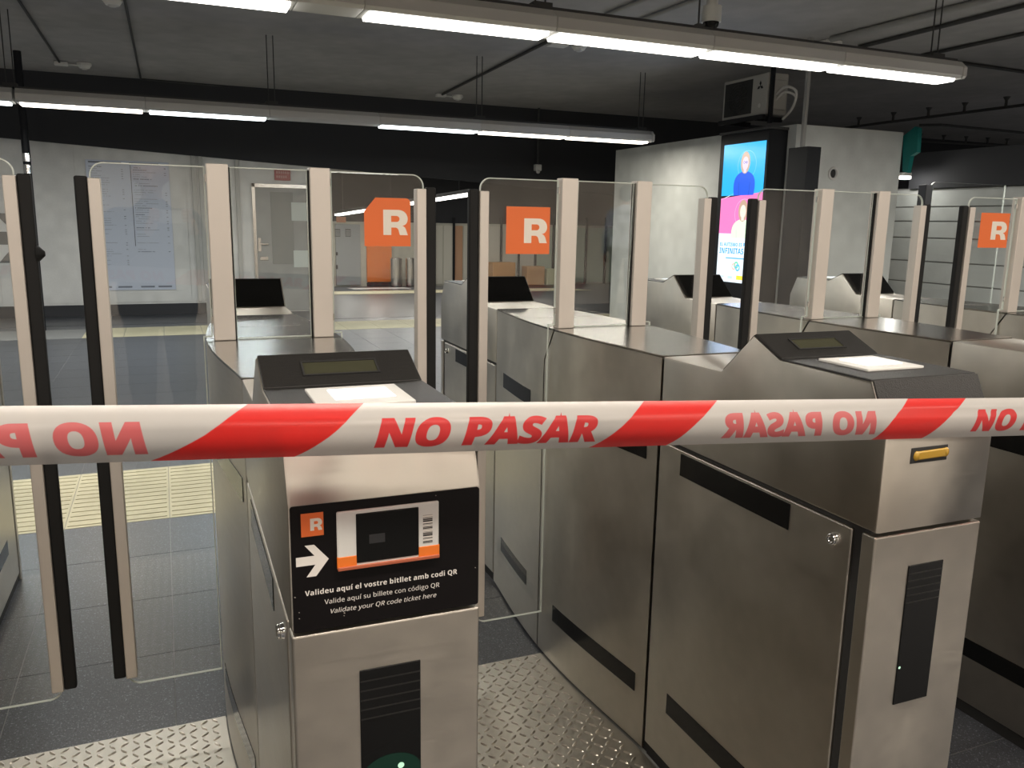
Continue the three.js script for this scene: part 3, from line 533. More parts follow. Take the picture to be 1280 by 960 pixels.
// ---------------------------------------------------------------- far end of the hall
{
  const z = ZE + 0.002, P = (u, v) => onZ(u, v, z), y0 = rampY(ZE) - 0.05;
  const w = structure('wall_far', box(P(415, 300).x, 21.9, y0, P(560, 279).y, ZE, ZE + 0.05), M.cream, 'cream panelled end wall with dark posts', 'wall');
  // vertical panels
  const us = [527, 542, 553, 566, 578, 592, 606, 625, 647, 668, 690, 712, 731, 755, 781, 806];
  const cols = [[0.62, 0.6, 0.52], [0.6, 0.58, 0.5], [0.56, 0.33, 0.2], [0.6, 0.58, 0.5], [0.55, 0.55, 0.46]];
  us.slice(0, -1).forEach((u, i) => mesh('wall_panel', box(P(u, 300).x + 0.015, P(us[i + 1], 300).x - 0.015, y0 + 0.1, P(560, 282).y, ZE + 0.05, ZE + 0.075, 0.004), std(i > 8 ? [0.5, 0.58, 0.47] : cols[i === 3 ? 2 : i % 2], 0.5), w));
  us.slice(1, -1).forEach((u, i) => { if (i % 2 === 0 || i > 5) mesh('post', box(P(u, 300).x - 0.035, P(u, 300).x + 0.035, y0, P(u, 272).y, ZE + 0.08, ZE + 0.14, 0.004), M.darkMetal, w); });
  for (const [u0, u1, v0, v1, c] of [[608, 636, 327, 346, [0.6, 0.3, 0.1]], [650, 672, 332, 352, [0.62, 0.33, 0.14]], [675, 686, 335, 352, [0.62, 0.62, 0.4]], [688, 700, 346, 362, [0.35, 0.06, 0.07]]])
    tag(mesh('low_counter', box(P(u0, v0).x, P(u1, v0).x, y0 + 0.02, P(u0, v0).y, ZE + 0.15, ZE + 0.6, 0.02), std(c, 0.5)), { 608: 'orange low counter by the first dark posts', 650: 'tan orange counter at the end wall', 675: 'pale yellow counter at the end wall', 688: 'low dark red bench at the end wall' }[u0], 'counter');
  // grey double door with vents, orange panel, bins
  const dl = P(418, 280), dR = P(449, 280), d = structure('door_2', box(dl.x, dR.x, y0 + 0.1, dl.y, ZE + 0.05, ZE + 0.12, 0.01), std([0.3, 0.32, 0.33], 0.5), 'grey metal service door with two small vents', 'door');
  for (const u of [420.5, 433.5]) { const a = P(u - 3, 286), b = P(u + 4, 296); mesh('vent', box(a.x, b.x, b.y, a.y, ZE + 0.12, ZE + 0.135, 0.004), std([0.1, 0.11, 0.11], 0.6), d); for (let k = 0; k < 3; k++) { const yy = b.y + (a.y - b.y) * (k + 0.7) / 4; mesh('slat', box(a.x + 0.02, b.x - 0.02, yy, yy + 0.03, ZE + 0.135, ZE + 0.145), std([0.28, 0.3, 0.3], 0.5), d); } }
  mesh('handle', [box(P(419, 315).x, P(421, 315).x, P(420, 319).y, P(420, 315).y, ZE + 0.12, ZE + 0.16), box(P(419, 331).x, P(421, 331).x, P(420, 336).y, P(420, 331).y, ZE + 0.12, ZE + 0.16)], M.darkMetal, d);
  tag(mesh('orange_panel', box(P(457, 300).x, P(488, 300).x, P(470, 352).y, P(470, 262).y, ZE + 0.06, ZE + 0.16, 0.01), M.orange), 'tall orange panel beside the steel bins', 'panel');
  tag(mesh('black_plinth', box(P(457, 300).x, P(488, 300).x, y0 + 0.02, P(470, 353).y, ZE + 0.06, ZE + 0.2, 0.01), M.darkWall), 'low black plinth under the orange panel', 'plinth');
  const zb = ZE + 0.7;
  for (const [u, lab] of [[495, 'steel cylinder bin beside the orange panel'], [513, 'second steel cylinder bin away from the orange panel']]) {
    const a = onZ(u, 321, zb), fy = rampY(zb) + 0.005, r = u === 495 ? 0.19 : 0.15, b = thing('litter_bin', lab, 'bin', [a.x, fy, zb]);
    mesh('body', cyl(r, r, a.y - fy - 0.08, 28, 0, (a.y - fy - 0.08) / 2 + 0.03, 0), M.steelSmooth, b);
    mesh('rim', new THREE.TorusGeometry(r - 0.008, 0.016, 8, 28).rotateX(Math.PI / 2).translate(0, a.y - fy - 0.05, 0), M.chrome, b);
    mesh('base', cyl(r * 0.95, r * 0.95, 0.03, 28, 0, 0.015, 0), M.darkMetal, b); mesh('opening', cyl(r - 0.03, r - 0.03, 0.02, 24, 0, a.y - fy - 0.05, 0), M.innards, b);
  }
  tag(mesh('wayfinding_sign', box(P(420, 273).x, P(432, 273).x, P(425, 278).y, P(425, 271).y, ZE + 0.002, ZE + 0.06, 0.01), std([0.5, 0.2, 0.1], 0.5)), 'small reddish sign over the grey vented door', 'sign');
}

// ---------------------------------------------------------------- booth with advertising screen and air conditioner
const BH = 2.65, BX = 6.67, BZ = -7.71, BX2 = onZ(1130, 163, BZ).x;
{
  const o = structure('wall_booth', box(BX, BX2, 0, BH, -11.8, BZ, 0.004), M.boothWall, 'pale grey-white booth with flat top', 'booth');
  const v = onZ(1041, 217, BZ); mesh('vent_ring', new THREE.TorusGeometry(0.062, 0.014, 8, 28).translate(v.x, v.y, BZ + 0.008), M.trunking, o); mesh('vent_opening', new THREE.CircleGeometry(0.055, 24).scale(0.75, 1, 1).translate(v.x - 0.005, v.y, BZ + 0.006), M.innards, o);
  // advertising totem
  const X = 6.4, zn = onX(962, 165, X).z + 0.0, zf = onX(901, 178, X).z, top = onX(962, 161, X).y;
  const t = thing('advertising_totem', 'tall black advertising totem with lit blue and pink screen', 'totem', [X, 0, (zn + zf) / 2]);
  const hz = (zn - zf) / 2; mesh('cabinet', box(0, BX - X - 0.003, 0, top, -hz, hz, 0.008), M.darkMetal, t);
  const a = onX(906, 184, X), b = onX(959, 173, X), bot = onX(895.6, 350.6, X).y, sz0 = a.z, sz1 = b.z, sy1 = (a.y + b.y) / 2;
  const ad = canvasTex(512, 1088, (c, w, h) => {
    c.fillStyle = '#22a7ea'; c.fillRect(0, 0, w, 400); c.fillStyle = '#ef77b4'; c.beginPath(); c.moveTo(0, 420); c.lineTo(w, 380); c.lineTo(w, 700); c.lineTo(0, 740); c.fill(); c.fillStyle = '#dff0fb'; c.fillRect(0, 735, w, h); c.fillRect(0, 700, w, 60);
    c.strokeStyle = 'rgba(255,255,255,.5)'; c.lineWidth = 3; c.beginPath(); c.arc(300, 170, 110, 0, 7); c.stroke(); c.beginPath(); c.moveTo(0, 430); c.lineTo(180, 380); c.stroke(); c.beginPath(); c.arc(300, 540, 110, 0, 7); c.stroke();
    const fig = (cx, cy, hair, skin, top, dark) => {
      c.fillStyle = top; c.beginPath(); c.moveTo(cx - 120, cy + 250); c.bezierCurveTo(cx - 150, cy + 130, cx - 110, cy + 90, cx - 40, cy + 70); c.lineTo(cx + 40, cy + 70); c.bezierCurveTo(cx + 110, cy + 90, cx + 150, cy + 130, cx + 120, cy + 250); c.fill();
      c.fillStyle = hair; c.beginPath(); c.ellipse(cx, cy, 56, 84, 0, 0, 7); c.fill(); c.fillStyle = skin; c.beginPath(); c.ellipse(cx, cy + 6, 36, 52, 0, 0, 7); c.fill(); c.fillRect(cx - 16, cy + 45, 32, 32);
      c.strokeStyle = dark; c.lineWidth = 5; c.beginPath(); c.moveTo(cx - 60, cy + 250); c.lineTo(cx - 70, cy + 150); c.moveTo(cx + 60, cy + 250); c.lineTo(cx + 70, cy + 150); c.stroke(); c.lineWidth = 3; c.beginPath(); c.arc(cx - 14, cy - 2, 9, 0, 7); c.arc(cx + 14, cy - 2, 9, 0, 7); c.stroke();
    };
    fig(280, 150, '#b9a08c', '#d8c3d6', '#1f57d6', '#1743a8');
    c.save(); c.beginPath(); c.rect(0, 390, w, 345); c.clip(); fig(290, 520, '#b99a86', '#ead2c8', '#d3eecb', '#b7d8b8'); c.restore();
    c.fillStyle = '#1e8fd0'; c.font = 'bold 40px sans-serif'; c.fillText('EL AUTISMO ES PRE', 20, 800); c.font = 'bold 62px sans-serif'; c.fillText('INFINITAS FO', 20, 860); c.font = '26px sans-serif'; c.fillStyle = '#5aa6d8'; c.fillRect(110, 890, 240, 10);
    c.lineWidth = 12; for (const [x, y, k] of [[220, 960, '#f2b5a8'], [250, 948, '#64c6a0'], [270, 968, '#4fb0dd']]) { c.strokeStyle = k; c.beginPath(); c.arc(x, y, 22, 0, 7); c.stroke(); }
    c.fillStyle = '#b9cfdd'; c.fillRect(30, 1040, 70, 14); c.fillRect(150, 1040, 60, 20); c.fillStyle = '#f2cf3d'; c.fillRect(260, 1030, 110, 34);
  });
  ad.wrapS = THREE.RepeatWrapping; 
  const sg = new THREE.PlaneGeometry(sz1 - sz0, sy1 - bot).rotateY(-Math.PI / 2).translate(-0.004, (sy1 + bot) / 2, (sz0 + sz1) / 2 - t.position.z);
  mesh('screen', sg, std([0.02, 0.02, 0.02], 0.25, 0, { emissive: 0xffffff, emissiveMap: ad, emissiveIntensity: 1.0 }), t);
  const l = new THREE.RectAreaLight(new THREE.Color().setRGB(0.55, 0.8, 1), 0.8, sz1 - sz0, sy1 - bot); l.name = 'screen_light'; l.position.set(-0.02, (sy1 + bot) / 2, (sz0 + sz1) / 2 - t.position.z); l.rotation.y = Math.PI / 2; l.castShadow = true; t.add(l);
  mesh('crown', box(-0.02, BX - X - 0.003, top, top + 0.03, -hz - 0.01, hz + 0.01, 0.004), M.conduit, t);
  // slim black cabinet with a supply rod from the ceiling
  const z2 = -7.2, x2 = onZ(1010, 184, z2).x, xr = onZ(1027, 184, z2).x, top2 = onZ(1015, 183, z2).y, zb2 = Math.max(onX(986, 183, x2).z, BZ + 0.002);
  const k = thing('black_cabinet', 'black cabinet before the booth wall with supply rod', 'cabinet', [x2, 0, z2]);
  mesh('body', box(0, xr - x2, 0, top2, zb2 - z2, 0, 0.006), M.darkMetal, k);
  const rp = onZ(1003, 184, z2 - 0.2); mesh('supply_rod', box(rp.x - x2 - 0.02, rp.x - x2 + 0.02, top2 - 0.05, CEILING, -0.22, -0.18, 0.004), M.paleConduit, k);
  // air conditioner
  const AX = 6.55, c0 = onX(906, 152, AX), c1 = onX(905, 105, AX), c2 = onX(961, 91, AX), ay0 = 2.79, ay1 = c1.y + 0.02, az0 = c1.z, az1 = c2.z;
  const ac = thing('air_conditioner', 'grey-white outdoor air conditioning unit on the booth top', 'air conditioner', [AX, ay0, (az0 + az1) / 2]);
  const L = az1 - az0, H = ay1 - ay0; mesh('casing', box(0, 0.3, 0, H, -L / 2, L / 2, 0.02), std([0.42, 0.41, 0.38], 0.5), ac);
  mesh('fan_opening', box(-0.004, 0.01, 0.04, H - 0.04, -L / 2 + 0.04, L / 2 - 0.27, 0.004), M.innards, ac);
  const rings = [], fc = -0.115; for (let i = 1; i < 6; i++) rings.push(new THREE.TorusGeometry(i * 0.034, 0.003, 4, 28).rotateY(Math.PI / 2).translate(-0.008, H / 2, fc).toNonIndexed()); for (let i = 0; i < 8; i++) rings.push(bar(V(-0.008, H / 2 - 0.19 * Math.cos(i * Math.PI / 8), fc - 0.19 * Math.sin(i * Math.PI / 8)), V(-0.008, H / 2 + 0.19 * Math.cos(i * Math.PI / 8), fc + 0.19 * Math.sin(i * Math.PI / 8)), 0.0025, 4).toNonIndexed());
  mesh('fan_grille', rings, M.conduit, ac);
  const dia = (x, y) => { const s = new THREE.Shape(); s.moveTo(x, y - 0.03); s.lineTo(x + 0.017, y); s.lineTo(x, y + 0.03); s.lineTo(x - 0.017, y); s.closePath(); return slab(s, 0.003); };
  const em = [dia(0, 0.03), dia(0, 0.03).rotateZ(2.094), dia(0, 0.03).rotateZ(-2.094)].map((g) => g.rotateY(-Math.PI / 2).translate(-0.001, H - 0.14, L / 2 - 0.13)); mesh('emblem', em, M.darkMetal, ac);
  mesh('badge', new THREE.CylinderGeometry(0.025, 0.025, 0.008, 16).rotateZ(Math.PI / 2).translate(-0.003, 0.11, L / 2 - 0.12), M.trunking, ac);
  mesh('bracket', [box(-0.03, 0.33, -0.06, -0.005, -L / 2 + 0.1, -L / 2 + 0.15), box(-0.03, 0.33, -0.06, -0.005, L / 2 - 0.15, L / 2 - 0.1), box(-0.05, 0.0, -0.05, 0.0, -L / 2, L / 2), box(0.02, 0.06, -0.1, CEILING - ay0, L / 2 + 0.01, L / 2 + 0.05)], M.darkMetal, ac);
  const hose = (dy, r) => new THREE.TubeGeometry(new THREE.CatmullRomCurve3([V(0.12, 0.22 + dy, L / 2), V(0.16, 0.3 + dy, L / 2 + 0.12), V(0.24, 0.25 + dy, L / 2 + 0.2), V(0.25, 0.08, L / 2 + 0.16), V(0.18, -0.06, L / 2 + 0.08)]), 20, r, 8);
  mesh('hose', [hose(0, 0.016), hose(-0.06, 0.014)], M.trunking, ac);
  mesh('service_cover', box(0.06, 0.26, 0.06, H - 0.08, L / 2, L / 2 + 0.02, 0.01), std([0.45, 0.44, 0.41], 0.5), ac);
}
// teal projecting sign at the booth corner
{
  const X = BX2 + 0.02, pts = [[1129, 170], [1144, 158], [1148, 160], [1146, 190], [1138, 195], [1134, 216], [1128, 214]].map(([u, v]) => onX(u, v, X));
  const s = new THREE.Shape(pts.map((q) => new THREE.Vector2(q.z, q.y))), g = slab(s, 0.06).rotateY(-Math.PI / 2).translate(X + 0.06, 0, 0);
  tag(mesh('projecting_sign', g, std([0.0, 0.16, 0.15], 0.5)), 'teal projecting sign at the booth corner', 'sign');
  const q = onX(1131, 222, X + 0.3), lamp = thing('booth_lamp', 'small lit bulkhead lamp below the teal sign', 'lamp', q.toArray());
  mesh('base', box(-0.06, 0.06, 0.02, 0.06, -0.05, 0.05, 0.005), M.trunking, lamp); mesh('lens', box(-0.06, 0.06, -0.02, 0.02, -0.05, 0.05, 0.008), glow(...NEUTRAL, 1.6), lamp);
  mesh('stem', box(-0.32, -0.06, 0.03, 0.05, -0.01, 0.01), M.trunking, lamp);
  const l = new THREE.PointLight(new THREE.Color().setRGB(...NEUTRAL), 0.35); l.name = 'booth_lamp_light'; l.position.set(0, -0.04, 0); l.castShadow = true; lamp.add(l);
}
// ribbed grey wall and dark fascia on the far side of the lanes
{
  const X = 9.0, z0 = -12.5, z1 = -2.5, w = structure('wall_ribbed', box(X + 0.02, X + 0.25, 0, 2.03, z0, z1), M.grout, 'pale grey-green wall of horizontal boards', 'wall');
  const ys = [0.02, 0.28, 0.56, 0.84].concat([[1210, 330], [1210, 299], [1210, 277], [1210, 258]].map(([u, v]) => onX(u, v, X).y), [2.02]);
  for (let i = 0; i < ys.length - 1; i++) for (const [a, b] of [[z0, z1]]) mesh('board', box(X, X + 0.03, ys[i] + 0.008, ys[i + 1] - 0.008, a, b, 0.004), M.boothWall, w);
  structure('trim_2', box(X - 0.1, X + 0.25, 2.02, onX(1138, 192, X - 0.1).y, onX(1140, 192, X - 0.1).z, z1), M.darkWall, 'black fascia over the ribbed wall', 'fascia');
  // tall fixed glass screen with dark posts beside the wall
  const gx = 6.5, t = thing('glass_screen', 'tall fixed glass screen with a dark post by the ribbed wall', 'glass screen', [0, 0, -4.6]);
  const a = onZ(1163, 232, -4.6).x, b = onZ(1258, 222, -4.6).x, ty = onZ(1200, 229, -4.6).y;
  mesh('pane', slab(roundShape(a, b, 0.05, ty, [0, 0, 0, 0.05]), 0.01).translate(0, 0, -0.005), [M.glass, M.glassEdge], t);
  mesh('post', box(a - 0.08, a - 0.01, 0, onZ(1158, 231, -4.6).y, -0.035, 0.035, 0.005), M.darkMetal, t);
  void gx;
}

// ---------------------------------------------------------------- services on the ceiling
{
  const C = CEILING - 0.004, Q = (u, v, y = C) => onY(u, v, y);
  const conduit = (label, pts, r, m = M.conduit, y = C - r) => { const gs = []; for (let i = 0; i + 1 < pts.length; i++) gs.push(bar(Q(...pts[i], y), Q(...pts[i + 1], y), r, 8).toNonIndexed(), new THREE.SphereGeometry(r, 8, 6).translate(...Q(...pts[i + 1], y).toArray()).toNonIndexed()); tag(mesh('ceiling_conduit', gs, m), label, 'conduit', 'conduits on the ceiling'); };
  conduit('dark conduit running to the smoke detector over the timetable', [[10, -20], [75, 79]], 0.014);
  conduit('dark conduit bending along the ceiling above the second light row', [[152, -20], [156, 0], [176, 99], [430, 121], [675, 143]], 0.013);
  conduit('dark conduit running to the smoke detector before the bulkhead', [[700, 42], [683, 53], [551, 119]], 0.018);
  conduit('pale trunking ending in a junction box over the air conditioner', [[1250, -4], [1040, 49]], 0.03, M.paleConduit);
  conduit('dark pipe beside the pale ceiling trunking', [[1300, 2], [1074, 59]], 0.022);
  conduit('dark pipe crossing behind the end of the long light row', [[1300, 38], [1150, 70]], 0.02);
  conduit('short dark pipe beyond the light row end cap', [[1190, 77], [1300, 93]], 0.02);
  conduit('pale conduit pair near the dome camera', [[880, -4], [800, 26]], 0.02, M.paleConduit);
  conduit('pale conduit stub ending beside the dome camera pair', [[812, -3], [757, 19]], 0.02, M.paleConduit);
  const detector = (label, u, v, box_) => {
    const p = Q(u, v), t = thing('smoke_detector', label, 'smoke detector', [p.x, C, p.z], 0, 'smoke detectors');
    mesh('base', cyl(0.09, 0.09, 0.03, 28, 0, -0.015, 0), M.whitePlastic, t); mesh('chamber', cyl(0.085, 0.06, 0.035, 28, 0, -0.05, 0), M.whitePlastic, t); mesh('cap', cyl(0.045, 0.03, 0.015, 20, 0, -0.074, 0), M.trunking, t);
    if (box_) { const q = Q(...box_); mesh('junction_box', box(q.x - p.x - 0.08, q.x - p.x + 0.08, -0.05, 0, q.z - p.z - 0.05, q.z - p.z + 0.05, 0.01), M.whitePlastic, t); mesh('link_pipe', bar(V(q.x - p.x, -0.03, q.z - p.z), V(0, -0.03, 0), 0.012), M.trunking, t); }
  };
  detector('smoke detector linked to a junction box over the timetable', 105, 79, [76, 77]);
  detector('smoke detector linked to a junction box before the bulkhead', 572, 119, [551, 117]);
  detector('bare round smoke detector under the long light row', 724, 55);
  detector('small smoke detector over the first unlit gap', 140, -3);
  const jb = (u, v, lab) => { const p = Q(u, v); tag(mesh('junction_box', box(p.x - 0.11, p.x + 0.11, C - 0.06, C, p.z - 0.07, p.z + 0.07, 0.012), M.whitePlastic), lab, 'junction box'); };
  jb(1038, 51, 'white junction box where the pale ceiling trunking ends'); jb(697, 51, 'white junction box beside the bare round smoke detector');
  // dome camera
  const cp = Q(891, -8), t = thing('dome_camera', 'white dome surveillance camera hanging from the ceiling', 'camera', [cp.x, C, cp.z]);
  mesh('mount', cyl(0.05, 0.05, 0.12, 20, 0, -0.06, 0), M.whitePlastic, t); mesh('housing', cyl(0.085, 0.085, 0.13, 28, 0, -0.17, 0), M.whitePlastic, t); mesh('dome', new THREE.SphereGeometry(0.07, 24, 12, 0, Math.PI * 2, Math.PI / 2, Math.PI / 2).translate(0, -0.235, 0), M.black, t);
  mesh('arm', [box(-0.16, -0.1, -0.3, -0.26, -0.03, 0.03, 0.01), bar(V(-0.13, -0.26, 0), V(-0.13, 0, 0), 0.008), bar(V(-0.1, -0.28, 0), V(0, -0.2, 0), 0.012)], M.conduit, t);
  // small sensor hanging in front of the bulkhead
  const sp = onZ(672, 210, -13.84), se = thing('motion_sensor', 'small white motion sensor hanging before the black bulkhead', 'sensor', [sp.x, sp.y, -13.84]);
  mesh('body', box(-0.06, 0.06, -0.05, 0.06, -0.05, 0.05, 0.012), M.whitePlastic, se); mesh('eye', new THREE.SphereGeometry(0.04, 16, 8).translate(0, -0.06, 0.02), M.trunking, se); mesh('stem', bar(V(0, 0.06, 0), V(0, CEILING - sp.y, 0), 0.02), M.conduit, se);
  // sprinkler lines
  const line = (pts, heads, lab, y) => {
    const a = Q(...pts[0], y), t = thing('sprinkler_pipe', lab, 'sprinkler pipe', a.toArray(), 0, 'sprinkler pipes'), gs = [];
    for (let i = 0; i + 1 < pts.length; i++) gs.push(bar(Q(...pts[i], y).sub(a), Q(...pts[i + 1], y).sub(a), 0.022, 8).toNonIndexed());
    mesh('pipe', gs, M.conduit, t);
    heads.forEach((u) => { let i = 0; while (i < pts.length - 2 && u > pts[i + 1][0]) i++; const k = (u - pts[i][0]) / (pts[i + 1][0] - pts[i][0]), h = Q(u, pts[i][1] + k * (pts[i + 1][1] - pts[i][1]), y).sub(a); mesh('sprinkler_head', [cyl(0.018, 0.022, 0.1, 8, h.x, h.y + 0.05, h.z), cyl(0.05, 0.02, 0.05, 10, h.x, h.y + 0.12, h.z)].map((g) => g.toNonIndexed()), M.conduit, t); });
  };
  line([[1040, 162], [1100, 154], [1290, 130]], [1073, 1116, 1160, 1205, 1257], 'sprinkler pipe with five upright heads before the booth', 3.25);
  line([[1149, 156.5], [1176, 156], [1290, 167]], [], 'bare bent pipe beyond the sprinkler heads', 3.25);
  line([[1140, 176], [1290, 184]], [1150, 1179, 1207, 1234, 1258], 'sprinkler pipe above the black fascia', 3.25);
}

// ---------------------------------------------------------------- people on the near side of the gates, seen mirrored in the panes
function solid(bones, c, half, res, k, extra) {
  const mc = new MarchingCubes(res, M.innards, false, false, 160000), n = res, f = mc.field, B = bones.map(([a, ra, b, rb]) => [a[0], a[1], a[2], b[0] - a[0], b[1] - a[1], b[2] - a[2], ra, rb - ra]);
  for (let z = 0; z < n; z++) for (let y = 0; y < n; y++) for (let x = 0; x < n; x++) {
    const px = c[0] + (x / (n / 2) - 1) * half, py = c[1] + (y / (n / 2) - 1) * half, pz = c[2] + (z / (n / 2) - 1) * half; let d = 9;
    for (const q of B) {
      const ux = px - q[0], uy = py - q[1], uz = pz - q[2], l = q[3] * q[3] + q[4] * q[4] + q[5] * q[5] || 1e-9; let t = (ux * q[3] + uy * q[4] + uz * q[5]) / l; t = t < 0 ? 0 : t > 1 ? 1 : t;
      const e = Math.hypot(ux - t * q[3], uy - t * q[4], uz - t * q[5]) - q[6] - t * q[7];
      const h = Math.max(k - Math.abs(d - e), 0) / k; d = Math.min(d, e) - h * h * k * 0.25;
    }
    f[x + y * n + z * n * n] = -(extra ? extra(d, px, py, pz) : d);
  }
  mc.isolation = 0; mc.update();
  const g = new THREE.BufferGeometry(), m = mc.count * 3;
  g.setAttribute('position', new THREE.BufferAttribute(mc.positionArray.slice(0, m), 3)); g.setAttribute('normal', new THREE.BufferAttribute(mc.normalArray.slice(0, m), 3));
  g.scale(half, half, half); g.translate(...c);
  return uvm(g);
}
function hand(wrist, palm, tips, thumb) {        // palm centre, four finger chains [root, mid, tip], thumb chain
  const b = [[wrist, 0.024, palm, 0.03]]; tips.forEach(([r, m, t], i) => { const w = i === 3 ? 0.0078 : 0.0092; b.push([palm, 0.02, r, 0.011], [r, w + 0.001, m, w], [m, w, t, w - 0.0015]); });
  b.push([palm, 0.02, thumb[0], 0.013], [thumb[0], 0.012, thumb[1], 0.0105], [thumb[1], 0.0105, thumb[2], 0.009]); return b;
}
function person(label, pos, turn, P) {
  const t = thing('person', label, 'person', pos, turn), S = P.scale, v = (a) => a.map((x) => x * S);
  const H = [0, 1.62, P.headZ ?? 0.02], J = P.arms;
  const head = [[[0, 1.44, 0], 0.055, [0, 1.55, 0.01], 0.052], [[0, 1.68, H[2] - 0.01], 0.088, [0, 1.64, H[2] + 0.012], 0.083], [[0, 1.6, H[2] + 0.025], 0.062, [0, 1.555, H[2] + 0.045], 0.038], [[0, 1.645, H[2] + 0.09], 0.008, [0, 1.61, H[2] + 0.112], 0.014], [[-0.083, 1.64, H[2]], 0.016, [-0.086, 1.61, H[2]], 0.012], [[0.083, 1.64, H[2]], 0.016, [0.086, 1.61, H[2]], 0.012], [[-0.02, 1.575, H[2] + 0.075], 0.008, [0.02, 1.575, H[2] + 0.075], 0.008]];
  const torso = [[[-0.09, 1.0, 0], 0.105, [0.09, 1.0, 0], 0.105], [[-0.07, 1.0, 0], 0.1, [-0.08, 1.3, 0], 0.105], [[0.07, 1.0, 0], 0.1, [0.08, 1.3, 0], 0.105], [[-0.16, 1.385, 0], 0.062, [0.16, 1.385, 0], 0.062], [[0, 1.3, 0.0], 0.12, [0, 1.42, 0], 0.07]];
  const arms = J.flatMap(([s, e, w]) => [[s, 0.058, e, 0.043], [e, 0.043, w, 0.029]]);
  const legs = [-1, 1].flatMap((q) => [[[q * 0.095, 0.95, 0], 0.088, [q * 0.105, 0.5, 0.015], 0.058], [[q * 0.105, 0.5, 0.015], 0.056, [q * 0.11, 0.09, -0.01], 0.038]]);
  const feet = [-1, 1].map((q) => [[q * 0.11, 0.045, -0.04], 0.042, [q * 0.125, 0.035, 0.15], 0.032]);
  const bs = (a, g = 0) => a.map(([p, ra, q, rb]) => [v(p), ra * S + g, v(q), rb * S + g]);
  const geos = [solid(bs([...head.slice(0, 3), ...torso, ...arms, ...legs, ...feet], -0.006), [0, 0.93, 0.05], 1.0, 100, 0.035)];
  geos.push(solid(bs(head), [0, 1.63 * S, H[2] * S], 0.2, 84, 0.02, (d, x, y, z) => Math.max(d, Math.min(0.012 - Math.hypot((Math.abs(x) - 0.034 * S), y - 1.642 * S, z - (H[2] + 0.1) * S), 0))));
  P.hands.forEach((h) => geos.push(solid(h.map(([p, ra, q, rb]) => [v(p), ra, v(q), rb]), v(h[0][2]), 0.14, 84, 0.007)));
  const body = mesh('body', geos, std([0.52, 0.3, 0.22], 0.55), t);
  mesh('top', solid(bs([...torso, ...arms.map(([a, ra, b, rb], i) => (i % 2 ? [a, ra, a.map((x, k) => x + (b[k] - x) * 0.88), rb] : [a, ra, b, rb])), [[0, 1.41, 0], 0.062, [0, 1.46, -0.005], 0.06], ...(P.hood ? [[[-0.07, 1.45, -0.07], 0.045, [0.07, 1.45, -0.07], 0.045]] : [])], 0.014), [0, 0.93, 0.05], 1.0, 100, 0.045), P.top, body);
  mesh('trousers', solid(bs(legs.concat([[[-0.09, 0.93, 0], 0.104, [0.09, 0.93, 0], 0.104]]), 0.01), [0, 0.53, 0.05], 0.62, 72, 0.03), std([0.03, 0.032, 0.04], 0.9), body);
  mesh('shoes', solid(bs(feet, 0.01), [0, 0.12, 0.05], 0.28, 48, 0.02, (d, x, y) => Math.max(d, 0.004 - y)), std([0.05, 0.05, 0.05], 0.6), body);
  mesh('hair', solid(bs([[[0, 1.70, H[2] - 0.02], 0.094, [0, 1.66, H[2] - 0.03], 0.092]]), [0, 1.68 * S, H[2] * S], 0.2, 60, 0.02, (d, x, y, z) => Math.max(d, z - (H[2] + 0.055) * S - (y - 1.68 * S) * 0.6)), std([0.03, 0.02, 0.014], 0.8), body);
  return t;
}
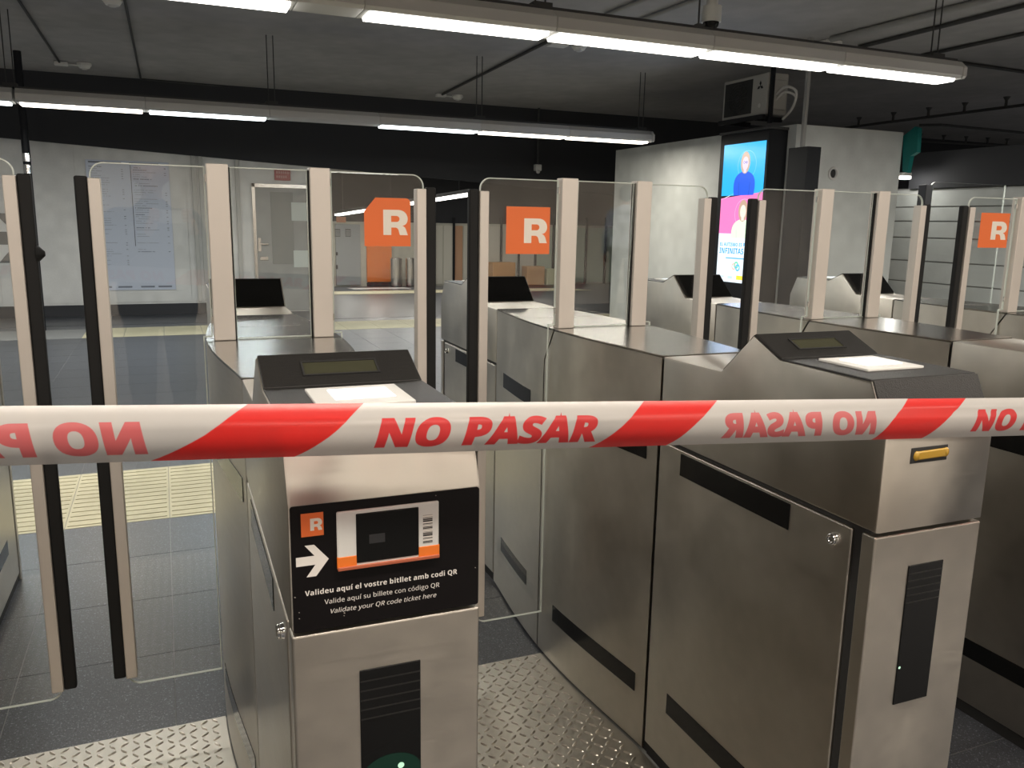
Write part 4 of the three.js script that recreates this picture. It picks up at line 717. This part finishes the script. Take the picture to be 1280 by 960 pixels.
{
  // photographer: the phone is held at eye height in both hands just behind the camera
  const k = 1.06, O = [-0.1, 0, 0.4], L = (x, y, z) => [-(x - O[0]) / k, y / k, -(z - O[2]) / k];     // world to local (turned by half a turn)
  const grip = (s) => {
    const w = L(s * 0.115, 1.42, 0.085), pm = L(s * 0.098, 1.462, 0.065), f = [0, 1, 2, 3].map((i) => [L(s * 0.094, 1.532 - i * 0.017, 0.044), L(s * 0.082, 1.535 - i * 0.018, 0.017), L(s * 0.062, 1.534 - i * 0.018, 0.012)]);
    return hand(w, pm, f, [L(s * 0.09, 1.478, 0.074), L(s * 0.075, 1.49, 0.066), L(s * 0.055, 1.5, 0.05)]);
  };
  person('person in dark blue sweater photographing with a raised phone', [O[0], 0, O[2]], Math.PI, {
    scale: k, headZ: 0.03, top: std([0.035, 0.045, 0.075], 0.9),
    arms: [-1, 1].map((s) => [[-s * 0.18, 1.375, 0], [-s * 0.27, 1.13, 0.1], L(s * 0.115, 1.42, 0.085)]), hands: [grip(-1), grip(1)],
  });
  const ph = thing('mobile_phone', 'pale grey mobile phone held sideways by the photographer', 'phone', [0.0, 1.5, 0.03]);
  mesh('body', box(-0.075, 0.075, -0.037, 0.037, 0, 0.008, 0.004), std([0.6, 0.62, 0.66], 0.3), ph); mesh('screen', box(-0.07, 0.07, -0.033, 0.033, 0.008, 0.0086), M.black, ph); mesh('camera_bump', box(-0.07, -0.04, -0.0, 0.032, -0.002, 0.001, 0.002), std([0.4, 0.42, 0.45], 0.3), ph);
}
{
  const hang = (s) => hand([s * 0.26, 0.86, 0.05], [s * 0.265, 0.79, 0.06], [0, 1, 2, 3].map((i) => [[s * 0.262, 0.745, 0.095 - i * 0.021], [s * 0.258, 0.71, 0.1 - i * 0.021], [s * 0.248, 0.68, 0.094 - i * 0.02]]), [[s * 0.252, 0.79, 0.09], [s * 0.242, 0.765, 0.11], [s * 0.236, 0.74, 0.115]]);
  person('person in pale grey hoodie and dark trousers standing near the beige wall', [5.72, 0, 5.3], 0.5, { scale: 1, hood: true, top: std([0.42, 0.47, 0.55], 0.9), arms: [-1, 1].map((s) => [[s * 0.18, 1.375, 0], [s * 0.24, 1.1, -0.02], [s * 0.26, 0.86, 0.05]]), hands: [hang(-1), hang(1)] });
}

renderer.render(scene, camera);
